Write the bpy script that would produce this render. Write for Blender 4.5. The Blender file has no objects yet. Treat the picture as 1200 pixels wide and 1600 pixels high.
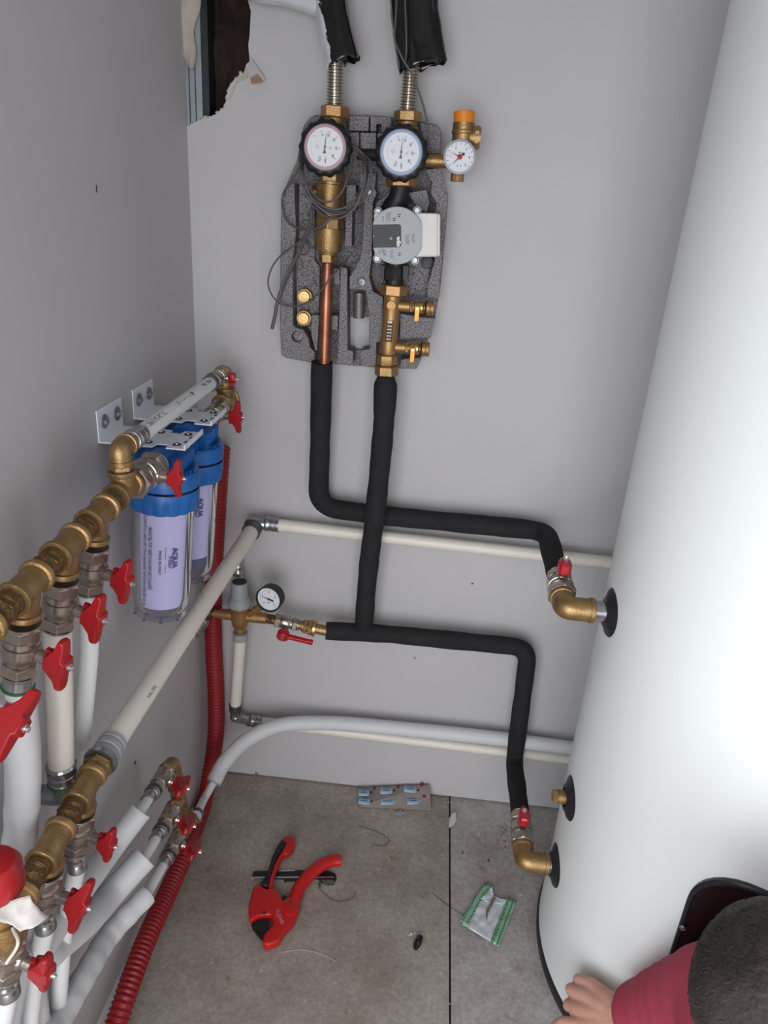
import bpy, math, random
from mathutils import Vector, Matrix, noise
V = Vector
random.seed(7)
PI = math.pi
SC = bpy.context.scene
COL = SC.collection

# ------------------------------------------------------------------ camera, light, exposure
F_PX = 1133.2
RIGHT = V((0.99452795, 0.08198539, 0.06474987))
DOWN = V((0.09172211, -0.38852784, -0.9168605))
FWD = V((-0.05001204, 0.91778239, -0.39392167))
CAM = V((0.48248538, -1.44142416, 1.39897801))
cd = bpy.data.cameras.new('camera'); cam = bpy.data.objects.new('camera', cd); COL.objects.link(cam)
rot = Matrix((RIGHT, -DOWN, -FWD)).transposed()
cam.matrix_world = Matrix.Translation(CAM) @ rot.to_4x4()
cd.sensor_fit = 'HORIZONTAL'; cd.sensor_width = 36.0; cd.lens = F_PX / 1200 * 36
cd.clip_start = 0.02
SC.camera = cam

w = bpy.data.worlds.new('overcast_sky'); SC.world = w; w.use_nodes = True
bg = w.node_tree.nodes['Background']; bg.inputs[0].default_value = (0.86, 0.92, 1.0, 1); bg.inputs[1].default_value = 0.35

def area(name, loc, target, sx, sy, power, col):
    l = bpy.data.lights.new(name, 'AREA'); l.shape = 'RECTANGLE'; l.size = sx; l.size_y = sy
    l.energy = power; l.color = col
    o = bpy.data.objects.new(name, l); COL.objects.link(o); o.location = loc
    o.rotation_euler = (V(target) - V(loc)).to_track_quat('-Z', 'Y').to_euler()
    return o
# daylight through the open doorway in the left wall, behind and to the left of the photographer
area('doorway_daylight', (-0.03, -2.0, 0.95), (1.0, -1.2, 0.35), 1.0, 1.8, 32, (0.94, 0.98, 1.0))
# added fill lamp at the front wall opening, no such source known
area('front_fill', (0.75, -2.58, 0.80), (0.55, 0.0, 0.30), 0.9, 1.5, 22, (0.98, 0.98, 1.0))
SC.view_settings.view_transform = 'Standard'; SC.view_settings.look = 'None'
SC.view_settings.gamma = 1.0; SC.view_settings.use_curve_mapping = False
SC.view_settings.exposure = -0.08

# ------------------------------------------------------------------ helpers
def at(px, py, X=None, Y=None, Z=None):
    """point of the room seen at (px, py) on the plane X=, Y= or Z="""
    r = RIGHT * ((px - 600) / F_PX) + DOWN * ((py - 800) / F_PX) + FWD
    for i, v in enumerate((X, Y, Z)):
        if v is not None: return CAM + r * ((v - CAM[i]) / r[i])
def deep(px, py, z):
    return CAM + (RIGHT * ((px - 600) / F_PX) + DOWN * ((py - 800) / F_PX) + FWD) * z

def lin(c): return tuple((x / 12.92 if x <= .04045 else ((x + .055) / 1.055) ** 2.4) for x in c)
def rgb(r, g, b): return lin((r / 255, g / 255, b / 255)) + (1.0,)

def mat(name, col, rough=.5, metal=0.0, bump=0, bscale=60, var=0, vscale=12, col2=None, spec=.5, trans=0, alpha=1, coat=0, voro=False, thr=None, sss=0):
    m = bpy.data.materials.new(name); m.use_nodes = True
    nt = m.node_tree; b = nt.nodes['Principled BSDF']
    b.inputs['Base Color'].default_value = col; b.inputs['Roughness'].default_value = rough
    b.inputs['Metallic'].default_value = metal; b.inputs['Specular IOR Level'].default_value = spec
    b.inputs['Transmission Weight'].default_value = trans; b.inputs['Coat Weight'].default_value = coat
    if sss:
        b.inputs['Subsurface Weight'].default_value = sss; b.inputs['Subsurface Scale'].default_value = .006
    tc = nt.nodes.new('ShaderNodeTexCoord')
    if var or col2:
        n = nt.nodes.new('ShaderNodeTexNoise'); n.inputs['Scale'].default_value = vscale; n.inputs['Detail'].default_value = 6
        nt.links.new(tc.outputs['Object'], n.inputs['Vector'])
        r = nt.nodes.new('ShaderNodeValToRGB')
        lo, hi = thr or (.3, .7)
        r.color_ramp.elements[0].position = lo; r.color_ramp.elements[1].position = hi
        c2 = col2 or tuple(x * (1 - var) for x in col[:3]) + (1,)
        r.color_ramp.elements[0].color = c2; r.color_ramp.elements[1].color = col
        nt.links.new(n.outputs['Fac'], r.inputs['Fac']); nt.links.new(r.outputs['Color'], b.inputs['Base Color'])
    if bump:
        n2 = nt.nodes.new('ShaderNodeTexVoronoi' if voro else 'ShaderNodeTexNoise'); n2.inputs['Scale'].default_value = bscale
        nt.links.new(tc.outputs['Object'], n2.inputs['Vector'])
        bp = nt.nodes.new('ShaderNodeBump'); bp.inputs['Strength'].default_value = bump; bp.inputs['Distance'].default_value = .002
        nt.links.new(n2.outputs[0], bp.inputs['Height']); nt.links.new(bp.outputs[0], b.inputs['Normal'])
    return m

M_ = dict(
    wall=mat('white_panel_wall', rgb(189, 187, 189), .6, bump=.05, bscale=300, var=.05, vscale=3),
    lwall=mat('white_panel_wall_left', rgb(190, 188, 189), .6, bump=.06, bscale=300, var=.05, vscale=2.5),
    plaster=mat('plaster', rgb(190, 178, 168), .9, bump=.7, bscale=90, var=.2, vscale=30),
    paper_brown=mat('torn_paper', rgb(150, 122, 100), .9),
    wool=mat('mineral_wool', rgb(62, 42, 36), .95, bump=1, bscale=70, col2=rgb(24, 15, 13), vscale=14),
    galv=mat('galvanised_steel', rgb(165, 172, 178), .38, .8, var=.2, vscale=20),
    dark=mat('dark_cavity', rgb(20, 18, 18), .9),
    ceil=mat('ceiling_white', rgb(172, 170, 166), .8),
    brass=mat('cast_brass', rgb(172, 142, 98), .42, .8, bump=.3, bscale=420, col2=rgb(138, 110, 72), vscale=40),
    brass_b=mat('bright_brass', rgb(205, 170, 118), .3, .85, var=.15, vscale=60),
    brass_d=mat('dark_brass_thread', rgb(110, 86, 56), .45, .8, bump=.6, bscale=260),
    orangebrass=mat('yellow_brass', rgb(174, 136, 90), .44, .75, bump=.2, bscale=400, var=.15, vscale=40),
    nickel=mat('nickel_plated', rgb(178, 168, 158), .28, .88, var=.2, vscale=50, bump=.1, bscale=350),
    steel=mat('press_sleeve_steel', rgb(178, 180, 182), .25, .9, var=.25, vscale=60),
    steeld=mat('dark_steel_ring', rgb(92, 94, 94), .4, .7),  # darker steel for rings, nipples and some press sleeves
    inox=mat('stainless_bellows', rgb(188, 178, 165), .22, .95),
    chrome=mat('bright_screw', rgb(225, 226, 228), .18, .95),
    copper=mat('copper_tube', rgb(178, 120, 96), .36, .85, col2=rgb(136, 84, 64), vscale=22),
    red=mat('red_plastic', rgb(160, 14, 22), .4, var=.12, vscale=30),
    redl=mat('glossy_red', rgb(178, 18, 36), .28, coat=.3),
    redhose=mat('red_corrugated_plastic', rgb(140, 18, 26), .45),
    pipe=mat('cream_plastic_pipe', rgb(226, 220, 210), .4, var=.04, vscale=9),
    pipew=mat('white_plastic_pipe', rgb(226, 228, 228), .42, var=.04, vscale=9),
    foamw=mat('white_foam_sleeve', rgb(206, 207, 210), .55, bump=.5, bscale=40, var=.05, vscale=20),
    grey=mat('grey_plastic', rgb(150, 153, 156), .5),
    foam=mat('black_rubber_foam', rgb(40, 39, 41), .85, bump=.35, bscale=200, spec=.25, var=.25, vscale=25),
    film=mat('black_glossy_film', rgb(14, 13, 15), .16, bump=.5, bscale=25, coat=.4),
    filmw=mat('black_film_with_white_paint', rgb(12, 12, 14), .25, bump=.5, bscale=25, col2=rgb(205, 210, 214), vscale=16, thr=(.47, .5)),
    blk=mat('black_plastic', rgb(24, 24, 28), .45),
    blkg=mat('black_glossy_plastic', rgb(14, 14, 16), .25, coat=.3),
    rubber=mat('black_rubber_rosette', rgb(30, 30, 36), .4),
    castblk=mat('black_cast_iron', rgb(22, 22, 24), .5, bump=.2, bscale=200),
    dial=mat('dial_white', rgb(222, 224, 230), .4),
    dialr=mat('dial_red_ring', rgb(196, 142, 154), .4),
    dialb=mat('dial_blue_ring', rgb(152, 172, 206), .4),
    ink=mat('dial_ink', rgb(52, 54, 60), .5),
    inkl=mat('faint_print_ink', rgb(108, 106, 118), .5),
    inkb=mat('blue_print_ink', rgb(70, 78, 130), .5),
    inkr=mat('red_print_ink', rgb(170, 30, 40), .5),
    orange=mat('orange_cap', rgb(224, 128, 20), .45),
    wire=mat('grey_cable', rgb(84, 79, 81), .45),
    pump=mat('pump_silver_plate', rgb(160, 163, 168), .5, .1),
    pumpw=mat('pump_white_box', rgb(214, 210, 208), .4),
    white=mat('white_print', rgb(230, 230, 230), .5),
    blue=mat('blue_filter_cap', rgb(28, 98, 172), .38, var=.06, vscale=10),
    bracket=mat('white_powder_coat', rgb(226, 230, 238), .35),
    washer=mat('zinc_washer', rgb(150, 152, 158), .35, .8),
    cart=mat('filter_cartridge', rgb(212, 208, 232), .7, bump=.2, bscale=50),
    tank=mat('white_tank_jacket', rgb(232, 236, 236), .4, bump=.06, bscale=400),
    tape=mat('white_paper_tag', rgb(206, 202, 198), .8, bump=.4, bscale=60, col2=rgb(170, 164, 160), vscale=60),
    green=mat('green_ring', rgb(30, 110, 60), .5),
    greenp=mat('green_print', rgb(44, 120, 74), .4),
    bagt=mat('bag_light_green_film', rgb(150, 186, 160), .3, coat=.3),
    bagw=mat('bag_white_label', rgb(200, 206, 212), .45, bump=.4, bscale=50),
    cyan=mat('glue_tube_blue', rgb(140, 168, 186), .35, var=.15, vscale=90),
    blister=mat('blister_card_grey', rgb(132, 124, 120), .3, var=.2, vscale=60),
    scrap=mat('paper_scrap', rgb(196, 192, 182), .8),
    stone=mat('plaster_crumb', rgb(186, 178, 168), .9),
    hairstrand=mat('stray_fibre', rgb(70, 56, 44), .8),
    skin=mat('skin', rgb(198, 154, 138), .5, var=.12, vscale=18, bump=.15, bscale=160, sss=.12, col2=rgb(182, 130, 114)),
    sweater=mat('crimson_sweater', rgb(168, 56, 78), .85, bump=.3, bscale=300, var=.12, vscale=14),
    trousers=mat('dark_trousers', rgb(48, 50, 58), .9, bump=.3, bscale=200),
    hair=mat('dark_brown_hair', rgb(54, 46, 42), .75, bump=1, bscale=160, col2=rgb(28, 21, 18), vscale=26),
    shoe=mat('black_shoe', rgb(25, 25, 27), .6),
    sole=mat('grey_sole', rgb(120, 118, 115), .7),
    cutter=mat('cutter_red', rgb(190, 26, 24), .38, var=.1, vscale=20),
)
# clear plastic bowl (glass-like thin shell that lets light through)
def clear_mat():
    m = bpy.data.materials.new('clear_filter_bowl'); m.use_nodes = True; nt = m.node_tree
    for n in list(nt.nodes): nt.nodes.remove(n)
    out = nt.nodes.new('ShaderNodeOutputMaterial'); tr = nt.nodes.new('ShaderNodeBsdfTransparent'); gl = nt.nodes.new('ShaderNodeBsdfGlossy')
    mx = nt.nodes.new('ShaderNodeMixShader'); fr = nt.nodes.new('ShaderNodeFresnel')
    tr.inputs[0].default_value = (.84, .84, .93, 1); gl.inputs['Roughness'].default_value = .14; fr.inputs[0].default_value = 1.22
    nt.links.new(fr.outputs[0], mx.inputs[0]); nt.links.new(tr.outputs[0], mx.inputs[1]); nt.links.new(gl.outputs[0], mx.inputs[2])
    nt.links.new(mx.outputs[0], out.inputs[0]); return m
M_['clear'] = clear_mat()
# expanded polypropylene, grey with black pores
def epp_mat():
    m = mat('grey_speckled_foam_shell', rgb(110, 107, 110), .7)
    nt = m.node_tree; b = nt.nodes['Principled BSDF']; tc = nt.nodes.new('ShaderNodeTexCoord')
    n = nt.nodes.new('ShaderNodeTexNoise'); n.inputs['Scale'].default_value = 480; n.inputs['Detail'].default_value = 2
    r = nt.nodes.new('ShaderNodeValToRGB'); e = r.color_ramp.elements
    e[0].position = .34; e[0].color = rgb(44, 42, 44); e[1].position = .56; e[1].color = rgb(140, 137, 139)
    nt.links.new(tc.outputs['Object'], n.inputs['Vector']); nt.links.new(n.outputs[0], r.inputs[0]); nt.links.new(r.outputs[0], b.inputs['Base Color'])
    bp = nt.nodes.new('ShaderNodeBump'); bp.inputs['Strength'].default_value = .5; bp.inputs['Distance'].default_value = .001
    nt.links.new(n.outputs[0], bp.inputs['Height']); nt.links.new(bp.outputs[0], b.inputs['Normal']); return m
M_['epp'] = epp_mat()
def smear_mat(name, wx, wz, off):
    m = mat(name, rgb(12, 12, 14), .2, bump=.4, bscale=25, coat=.4)
    nt = m.node_tree; b = nt.nodes['Principled BSDF']; tc = nt.nodes.new('ShaderNodeTexCoord'); L = nt.links
    sp = nt.nodes.new('ShaderNodeSeparateXYZ'); L.new(tc.outputs['Object'], sp.inputs[0])
    n = nt.nodes.new('ShaderNodeTexNoise'); n.inputs['Scale'].default_value = 45; n.inputs['Detail'].default_value = 5; L.new(tc.outputs['Object'], n.inputs['Vector'])
    def mth(op, a, c):
        x = nt.nodes.new('ShaderNodeMath'); x.operation = op
        for i, q in enumerate((a, c)):
            if isinstance(q, float): x.inputs[i].default_value = q
            else: L.new(q, x.inputs[i])
        return x.outputs[0]
    v = mth('ADD', mth('ADD', mth('MULTIPLY', sp.outputs[0], wx), mth('MULTIPLY', sp.outputs[2], wz)), mth('MULTIPLY', n.outputs[0], .9))
    r = nt.nodes.new('ShaderNodeValToRGB'); r.color_ramp.elements[0].position = off; r.color_ramp.elements[1].position = off + .03
    r.color_ramp.elements[0].color = rgb(12, 12, 14); r.color_ramp.elements[1].color = rgb(196, 200, 204); L.new(v, r.inputs[0]); L.new(r.outputs[0], b.inputs['Base Color']); return m
M_['smear1'] = smear_mat('black_film_white_paint_side', -26.0, -8.0, .92)
M_['smear2'] = smear_mat('black_film_white_paint_under', 2.0, -20.0, .66)
def floor_mat(a=rgb(146, 132, 122), c=rgb(190, 181, 173)):
    m = mat('bare_concrete_tile', rgb(140, 132, 126), .75)
    nt = m.node_tree; b = nt.nodes['Principled BSDF']; tc = nt.nodes.new('ShaderNodeTexCoord'); L = nt.links
    def ns(s, d, lo, hi, a, c):
        n = nt.nodes.new('ShaderNodeTexNoise'); n.inputs['Scale'].default_value = s; n.inputs['Detail'].default_value = d; n.inputs['Roughness'].default_value = .65
        r = nt.nodes.new('ShaderNodeValToRGB'); r.color_ramp.elements[0].position = lo; r.color_ramp.elements[1].position = hi
        r.color_ramp.elements[0].color = a; r.color_ramp.elements[1].color = c
        L.new(tc.outputs['Object'], n.inputs['Vector']); L.new(n.outputs[0], r.inputs[0]); return n, r
    n1, r1 = ns(5, 8, .32, .7, a, c)
    n2, r2 = ns(120, 4, .25, .75, (.62, .6, .58, 1), (1, 1, 1, 1))
    n3, r3 = ns(14, 3, .66, .74, (1, 1, 1, 1), (.72, .64, .56, 1))
    n4, r4 = ns(60, 2, .70, .76, (1, 1, 1, 1), (1.35, 1.35, 1.35, 1))
    def mul(a, c):
        x = nt.nodes.new('ShaderNodeMix'); x.data_type = 'RGBA'; x.blend_type = 'MULTIPLY'; x.inputs[0].default_value = 1
        L.new(a, x.inputs[6]); L.new(c, x.inputs[7]); return x.outputs[2]
    o = mul(mul(mul(r1.outputs[0], r2.outputs[0]), r3.outputs[0]), r4.outputs[0])
    L.new(o, b.inputs['Base Color'])
    bp = nt.nodes.new('ShaderNodeBump'); bp.inputs['Strength'].default_value = .35; bp.inputs['Distance'].default_value = .002
    L.new(n2.outputs[0], bp.inputs['Height']); L.new(bp.outputs[0], b.inputs['Normal']); return m
M_['floor'] = floor_mat(); M_['floor2'] = floor_mat(rgb(150, 141, 136), rgb(206, 203, 202))

class MB:
    def __init__(s): s.v = []; s.f = []
    def add(s, vs, fs):
        k = len(s.v); s.v += [V(x) for x in vs]; s.f += [tuple(i + k for i in f) for f in fs]; return s
    def ring_surface(s, rings, caps=True, closed=False):
        n = len(rings[0]); k = len(s.v)
        for r in rings: s.v += [V(x) for x in r]
        m = len(rings)
        for i in range(m if closed else m - 1):
            a = k + i * n; b = k + ((i + 1) % m) * n
            for j in range(n): s.f.append((a + j, a + (j + 1) % n, b + (j + 1) % n, b + j))
        if caps and not closed:
            s.f.append(tuple(k + j for j in reversed(range(n)))); s.f.append(tuple(k + (m - 1) * n + j for j in range(n)))
        return s
    def lathe(s, p, d, prof, n=24, ref=None, caps=True):
        p = V(p); d = V(d).normalized(); u, v = basis(d, ref); rings = []
        for t, r in prof:
            rings.append([p + d * t + (u * math.cos(2 * PI * j / n) + v * math.sin(2 * PI * j / n)) * max(r, 1e-5) for j in range(n)])
        return s.ring_surface(rings, caps)
    def cyl(s, a, b, r, n=20, r2=None):
        a = V(a); b = V(b); return s.lathe(a, b - a, [(0, r), ((b - a).length, r if r2 is None else r2)], n)
    def hexnut(s, p, d, r, h, ref=None, cham=.12):
        return s.lathe(p, d, [(0, r * (1 - cham)), (h * .12, r), (h * .88, r), (h, r * (1 - cham))], 6, ref)
    def tube(s, pts, r, n=14, caps=True, flat=None, fdir=None):
        pts = [V(p) for p in pts]; rings = []; m = len(pts)
        t0 = (pts[1] - pts[0]).normalized(); u, v = basis(t0, fdir)
        for i, p in enumerate(pts):
            t = (pts[min(i + 1, m - 1)] - pts[max(i - 1, 0)]).normalized()
            u = (u - t * u.dot(t)).normalized(); v = t.cross(u)
            rr = r(i / (m - 1)) if callable(r) else (r[i] if isinstance(r, (list, tuple)) else r)
            fl = (flat(i / (m - 1)) if callable(flat) else (flat or 1))
            rings.append([p + (u * math.cos(2 * PI * j / n) + v * math.sin(2 * PI * j / n) * fl) * rr for j in range(n)])
        return s.ring_surface(rings, caps)
    def box(s, c, size, ax=None):
        c = V(c); ax = ax or (V((1, 0, 0)), V((0, 1, 0)), V((0, 0, 1))); vs = []
        for i in (-1, 1):
            for j in (-1, 1):
                for k in (-1, 1): vs.append(c + ax[0] * i * size[0] / 2 + ax[1] * j * size[1] / 2 + ax[2] * k * size[2] / 2)
        return s.add(vs, [(0, 1, 3, 2), (4, 6, 7, 5), (0, 4, 5, 1), (2, 3, 7, 6), (0, 2, 6, 4), (1, 5, 7, 3)])
    def prism(s, pts, off):
        """polygon of 3-D points extruded by vector off"""
        off = V(off); n = len(pts); a = [V(p) for p in pts]; b = [p + off for p in a]
        return s.add(a + b, [tuple(reversed(range(n))), tuple(range(n, 2 * n))] + [(i, (i + 1) % n, n + (i + 1) % n, n + i) for i in range(n)])
    def ball(s, c, r, n=16, sc=(1, 1, 1), ax=None):
        c = V(c); ax = ax or (V((1, 0, 0)), V((0, 1, 0)), V((0, 0, 1))); rings = []; h = n // 2
        for i in range(h + 1):
            th = PI * i / h; rr = max(math.sin(th), 1e-4)
            rings.append([c + (ax[0] * math.cos(2 * PI * j / n) * rr * sc[0] + ax[1] * math.sin(2 * PI * j / n) * rr * sc[1] - ax[2] * math.cos(th) * sc[2]) * r for j in range(n)])
        return s.ring_surface(rings)
    def torus(s, c, d, R, r, n=32, m=8):
        c = V(c); u, v = basis(V(d).normalized()); w_ = u.cross(v); rings = []
        for i in range(n):
            a = 2 * PI * i / n; e = u * math.cos(a) + v * math.sin(a)
            rings.append([c + e * (R + r * math.cos(2 * PI * j / m)) + w_ * r * math.sin(2 * PI * j / m) for j in range(m)])
        return s.ring_surface(rings, closed=True)

def basis(d, ref=None):
    d = V(d).normalized()
    ref = V(ref) if ref is not None else (V((0, 0, 1)) if abs(d.z) < .9 else V((1, 0, 0)))
    u = ref - d * ref.dot(d)
    if u.length < 1e-4: u = V((0, 1, 0)) - d * d.y
    u.normalize(); return u, d.cross(u)
def spline(pts, k=10):
    pts = [V(p) for p in pts]; out = []; P = [pts[0] * 2 - pts[1]] + pts + [pts[-1] * 2 - pts[-2]]
    for i in range(1, len(P) - 2):
        a, b, c, d = P[i - 1:i + 3]
        for j in range(k):
            t = j / k
            out.append(.5 * ((2 * b) + (c - a) * t + (2 * a - 5 * b + 4 * c - d) * t * t + (3 * b - a - 3 * c + d) * t ** 3))
    out.append(pts[-1]); return out
def fillet(pts, rad, k=8, step=.02):
    pts = [V(p) for p in pts]; out = [pts[0]]
    def seg(a, b):
        n = max(1, int((b - a).length / step))
        for i in range(1, n + 1): out.append(a.lerp(b, i / n))
    cur = pts[0]
    for i in range(1, len(pts) - 1):
        p = pts[i]; a = (pts[i - 1] - p); b = (pts[i + 1] - p); q = min(rad, a.length * .48, b.length * .48)
        s_ = p + a.normalized() * q; e = p + b.normalized() * q; seg(cur, s_)
        for j in range(1, k + 1):
            t = j / k; out.append(s_ * (1 - t) ** 2 + p * 2 * t * (1 - t) + e * t * t)
        cur = e
    seg(cur, pts[-1]); return out

ORG = {}
def tag(o, label=None, cat=None, group=None, kind=None):
    if label: o['label'] = label
    if cat: o['category'] = cat
    if group: o['group'] = group
    if kind: o['kind'] = kind
    return o
def thing(name, label, cat, loc, group=None):
    o = bpy.data.objects.new(name, None); COL.objects.link(o); o.location = loc; o.empty_display_size = .02
    ORG[o] = V(loc); return tag(o, label, cat, group)
def raw(name, me, m, parent=None, org=None):
    if parent is not None: org = ORG[parent]
    elif org is None:
        n = max(1, len(me.vertices)); org = sum((v.co for v in me.vertices), V()) / n
    me.transform(Matrix.Translation(-org)); me.materials.clear(); me.materials.append(m)
    o = bpy.data.objects.new(name, me); COL.objects.link(o); ORG[o] = V(org)
    if parent is not None: o.parent = parent
    else: o.location = org
    return o
def obj(name, mb, m, parent=None, bevel=0, angle=35, smooth=True, seg=2):
    me = bpy.data.meshes.new(name); me.from_pydata([tuple(v) for v in mb.v], [], mb.f); me.validate()
    if smooth:
        me.polygons.foreach_set('use_smooth', [True] * len(me.polygons)); me.set_sharp_from_angle(angle=math.radians(angle))
    o = raw(name, me, m if not isinstance(m, str) else M_[m], parent)
    if bevel:
        b = o.modifiers.new('bevel', 'BEVEL'); b.width = bevel; b.segments = seg; b.limit_method = 'ANGLE'; b.angle_limit = math.radians(40)
    return o
def text(name, body, c, ux, uy, size, m, parent, wrap=None, thick=.0002, bold=0):
    """raised lettering centred on c; ux reading direction, uy up; wrap=(axis point, axis dir, radius) bends it round a cylinder"""
    cu = bpy.data.curves.new(name, 'FONT'); cu.body = body; cu.size = size; cu.align_x = 'CENTER'; cu.align_y = 'CENTER'; cu.extrude = thick; cu.offset = bold
    t = bpy.data.objects.new(name, cu); COL.objects.link(t)
    bpy.context.view_layer.update()
    me = bpy.data.meshes.new_from_object(t.evaluated_get(bpy.context.evaluated_depsgraph_get())); bpy.data.objects.remove(t)
    ux = V(ux).normalized(); uy = V(uy).normalized(); nn = ux.cross(uy)
    for v in me.vertices:
        q = V(c) + ux * v.co.x + uy * v.co.y + nn * v.co.z
        if wrap:
            p0, d, R = wrap; d = V(d).normalized(); rel = q - V(p0); h = d * rel.dot(d); e = V(c) - V(p0); e0 = (e - d * e.dot(d)).normalized(); tt = d.cross(e0)
            a = rel.dot(tt) / R; rr = R + v.co.z; q = V(p0) + h + (e0 * math.cos(a) + tt * math.sin(a)) * rr
        v.co = q
    return raw(name, me, M_[m] if isinstance(m, str) else m, parent)
X_, Y_, Z_ = V((1, 0, 0)), V((0, 1, 0)), V((0, 0, 1))
def struct(name, mb, m, **k): return tag(obj(name, mb, m, **k), kind='structure')

# ------------------------------------------------------------------ setting
RX, FY, CZ = 1.72, -2.6, 2.4
hole = [(387, -60), (387, 0), (392, 17), (391, 36), (390, 55), (388, 70), (389, 84), (390, 96), (385, 100), (381, 118), (376, 112), (372, 121), (366, 124), (359, 134), (356, 140), (353, 158), (350, 168), (344, 173), (335, 180), (324, 183), (315, 186), (303, 192), (290, 198)]
hw = [at(a, b, Y=0) for a, b in hole]; hw[-1].x = 0
zt = hw[0].z
pts = [V((0, 0, .006)), V((.115, 0, .006)), V((.118, 0, .016)), V((.128, 0, .005)), V((.136, 0, .006)), V((RX, 0, .006)), V((RX, 0, CZ)), V((0, 0, CZ)), V((0, 0, zt + .02)), V((hw[0].x, 0, zt + .02))] + hw[1:]
b = MB(); b.prism(pts, (0, .0125, 0)); struct('wall_back', b, 'wall', smooth=False)
b = MB(); b.prism([V((0, y, z)) for y, z in ((.24, 0), (.24, CZ), (FY - .03, CZ), (FY - .03, 0), (-2.5, 0), (-2.5, 2.0), (-1.5, 2.0), (-1.5, 0))], (-.06, 0, 0)); struct('wall_left', b, 'lwall', smooth=False)
b = MB(); b.box((RX + .03, FY / 2 + .07, CZ / 2), (.06, -FY + .34, CZ + .02)); struct('wall_right', b, 'wall', smooth=False)
b = MB(); b.box((RX / 2, FY / 2 + .07, CZ + .03), (RX + .12, -FY + .34, .06)); struct('ceiling', b, 'ceil', smooth=False)
b = MB(); b.box((.14, FY - .03, CZ / 2), (.32, .06, CZ)); b.box((1.47, FY - .03, CZ / 2), (.54, .06, CZ)); b.box((.75, FY - .03, 2.0), (.9, .06, .8)); struct('wall_front', b, 'wall', smooth=False)
b = MB(); b.box((.3115, FY / 2 + .07, -.02), (.623 + .0, -FY + .3, .04)); struct('floor', b, 'floor', smooth=False)
b = MB(); b.box((RX / 2 + .3135, FY / 2 + .07, -.02), (RX - .627, -FY + .3, .04)); struct('floor', b, 'floor2', smooth=False)
b = MB(); b.box((.625, FY / 2, -.045), (.3, -FY + .4, .01)); struct('trim_1', b, 'dark', smooth=False)
# cavity behind the broken panel
b = MB(); nx, nz = 24, 44; vs = []; fs = []
for j in range(nz + 1):
    for i in range(nx + 1):
        x = .03 + .19 * i / nx; z = 1.44 + (zt + .1 - 1.44) * j / nz
        vs.append((x, .07 + .035 * noise.noise(V((x * 22, z * 14, 3))) + .012 * noise.noise(V((x * 90, z * 60, 1))), z))
for j in range(nz):
    for i in range(nx): a = j * (nx + 1) + i; fs.append((a, a + 1, a + nx + 2, a + nx + 1))
b.add(vs, fs); ins = obj('mineral_wool', b, 'wool'); tag(ins, 'dark brown mineral wool insulation exposed inside the hole in the back wall', 'insulation', kind='stuff')
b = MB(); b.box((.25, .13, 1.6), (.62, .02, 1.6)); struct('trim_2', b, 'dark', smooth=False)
# metal stud with grooves
st = thing('metal_stud', 'galvanised steel wall stud with ribbed face exposed in the broken corner', 'stud', (.03, .02, 1.4))
xa = at(288, 150, Y=.004).x; xb = at(316, 150, Y=.004).x
prof = []; N = 30
for i in range(N + 1):
    t = i / N; x = xa + (xb - xa) * t; y = .004 + (.004 if (.28 < t < .36 or .62 < t < .70) else 0); prof.append((x, y))
b = MB(); poly = [V((x, y, 1.36)) for x, y in prof] + [V((xb, .06, 1.36)), V((xb - .002, .06, 1.36))] + [V((x, y + .0015, 1.36)) for x, y in reversed(prof)]
b.prism(poly, (0, 0, .6)); obj('web', b, 'galv', st, smooth=False)
b = MB(); xs = at(321, 100, Y=.03).x; b.box((xs + .003, .045, 1.66), (.008, .04, .6)); b.box((xs - .004, .03, 1.66), (.002, .012, .6)); obj('flange', b, mat('dark_steel_flange', rgb(52, 60, 60), .4, .6), st, smooth=False)
# plaster blob on stud
b = MB(); c0 = at(294, 18, Y=-.001); rings = []
for i in range(13):
    t = i / 12; z = c0.z + .085 - .17 * t; wv = (.015 + .005 * math.sin(t * 5) + .003 * math.sin(t * 17)) * (1 if .06 < t < .95 else .45)
    rings.append([V((c0.x + wv * math.cos(2 * PI * j / 14) + .003 * math.sin(t * 7), .001 + (.007 + .003 * math.sin(t * 9 + j)) * math.sin(2 * PI * j / 14), z)) for j in range(14)])
b.ring_surface(rings); tag(obj('plaster_lump', b, 'plaster', angle=60), 'dried beige plaster lump stuck on the bare metal stud', 'plaster')
# torn panel edge crumbs and the flap
b = MB()
for i in range(9, 23):
    for k in range(3):
        p = hw[min(i, 22)].lerp(hw[min(i + 1, 22)], random.random()) + V((0, .004, random.uniform(-.001, .002)))
        b.ball(p, random.uniform(.002, .0042), 6, (1, 1.2, .8))
p0 = hw[7]; b.prism([hw[8] + V((0, -.001, 0)), hw[9] + V((0, -.001, .004)), hw[12] + V((.004, -.001, 0)), hw[15] + V((.004, -.001, 0)), at(362, 150, Y=-.001), at(372, 128, Y=-.001), at(388, 122, Y=-.001)], (0, .0009, 0))
tag(obj('torn_edge', b, 'plaster', smooth=False), 'crumbling broken gypsum edge of the hole in the back wall', 'broken panel')
fl = thing('torn_flap', 'small curled flap of panel paper torn down beside the wall hole', 'paper flap', at(400, 120, Y=0))
a_, b_, c_ = at(389, 84, Y=-.001), at(414, 124, Y=-.016), at(392, 122, Y=-.012)
m_ = MB(); m_.prism([a_, b_, at(404, 128, Y=-.014), c_], (0, .0006, 0)); obj('face', m_, 'wall', fl, smooth=False)
m_ = MB(); m_.prism([at(391, 122, Y=-.013), at(402, 116, Y=-.015), at(411, 126, Y=-.018), at(407, 129, Y=-.017), at(393, 131, Y=-.015)], (0, .0006, 0)); obj('underside', m_, 'paper_brown', fl, smooth=False)
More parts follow.
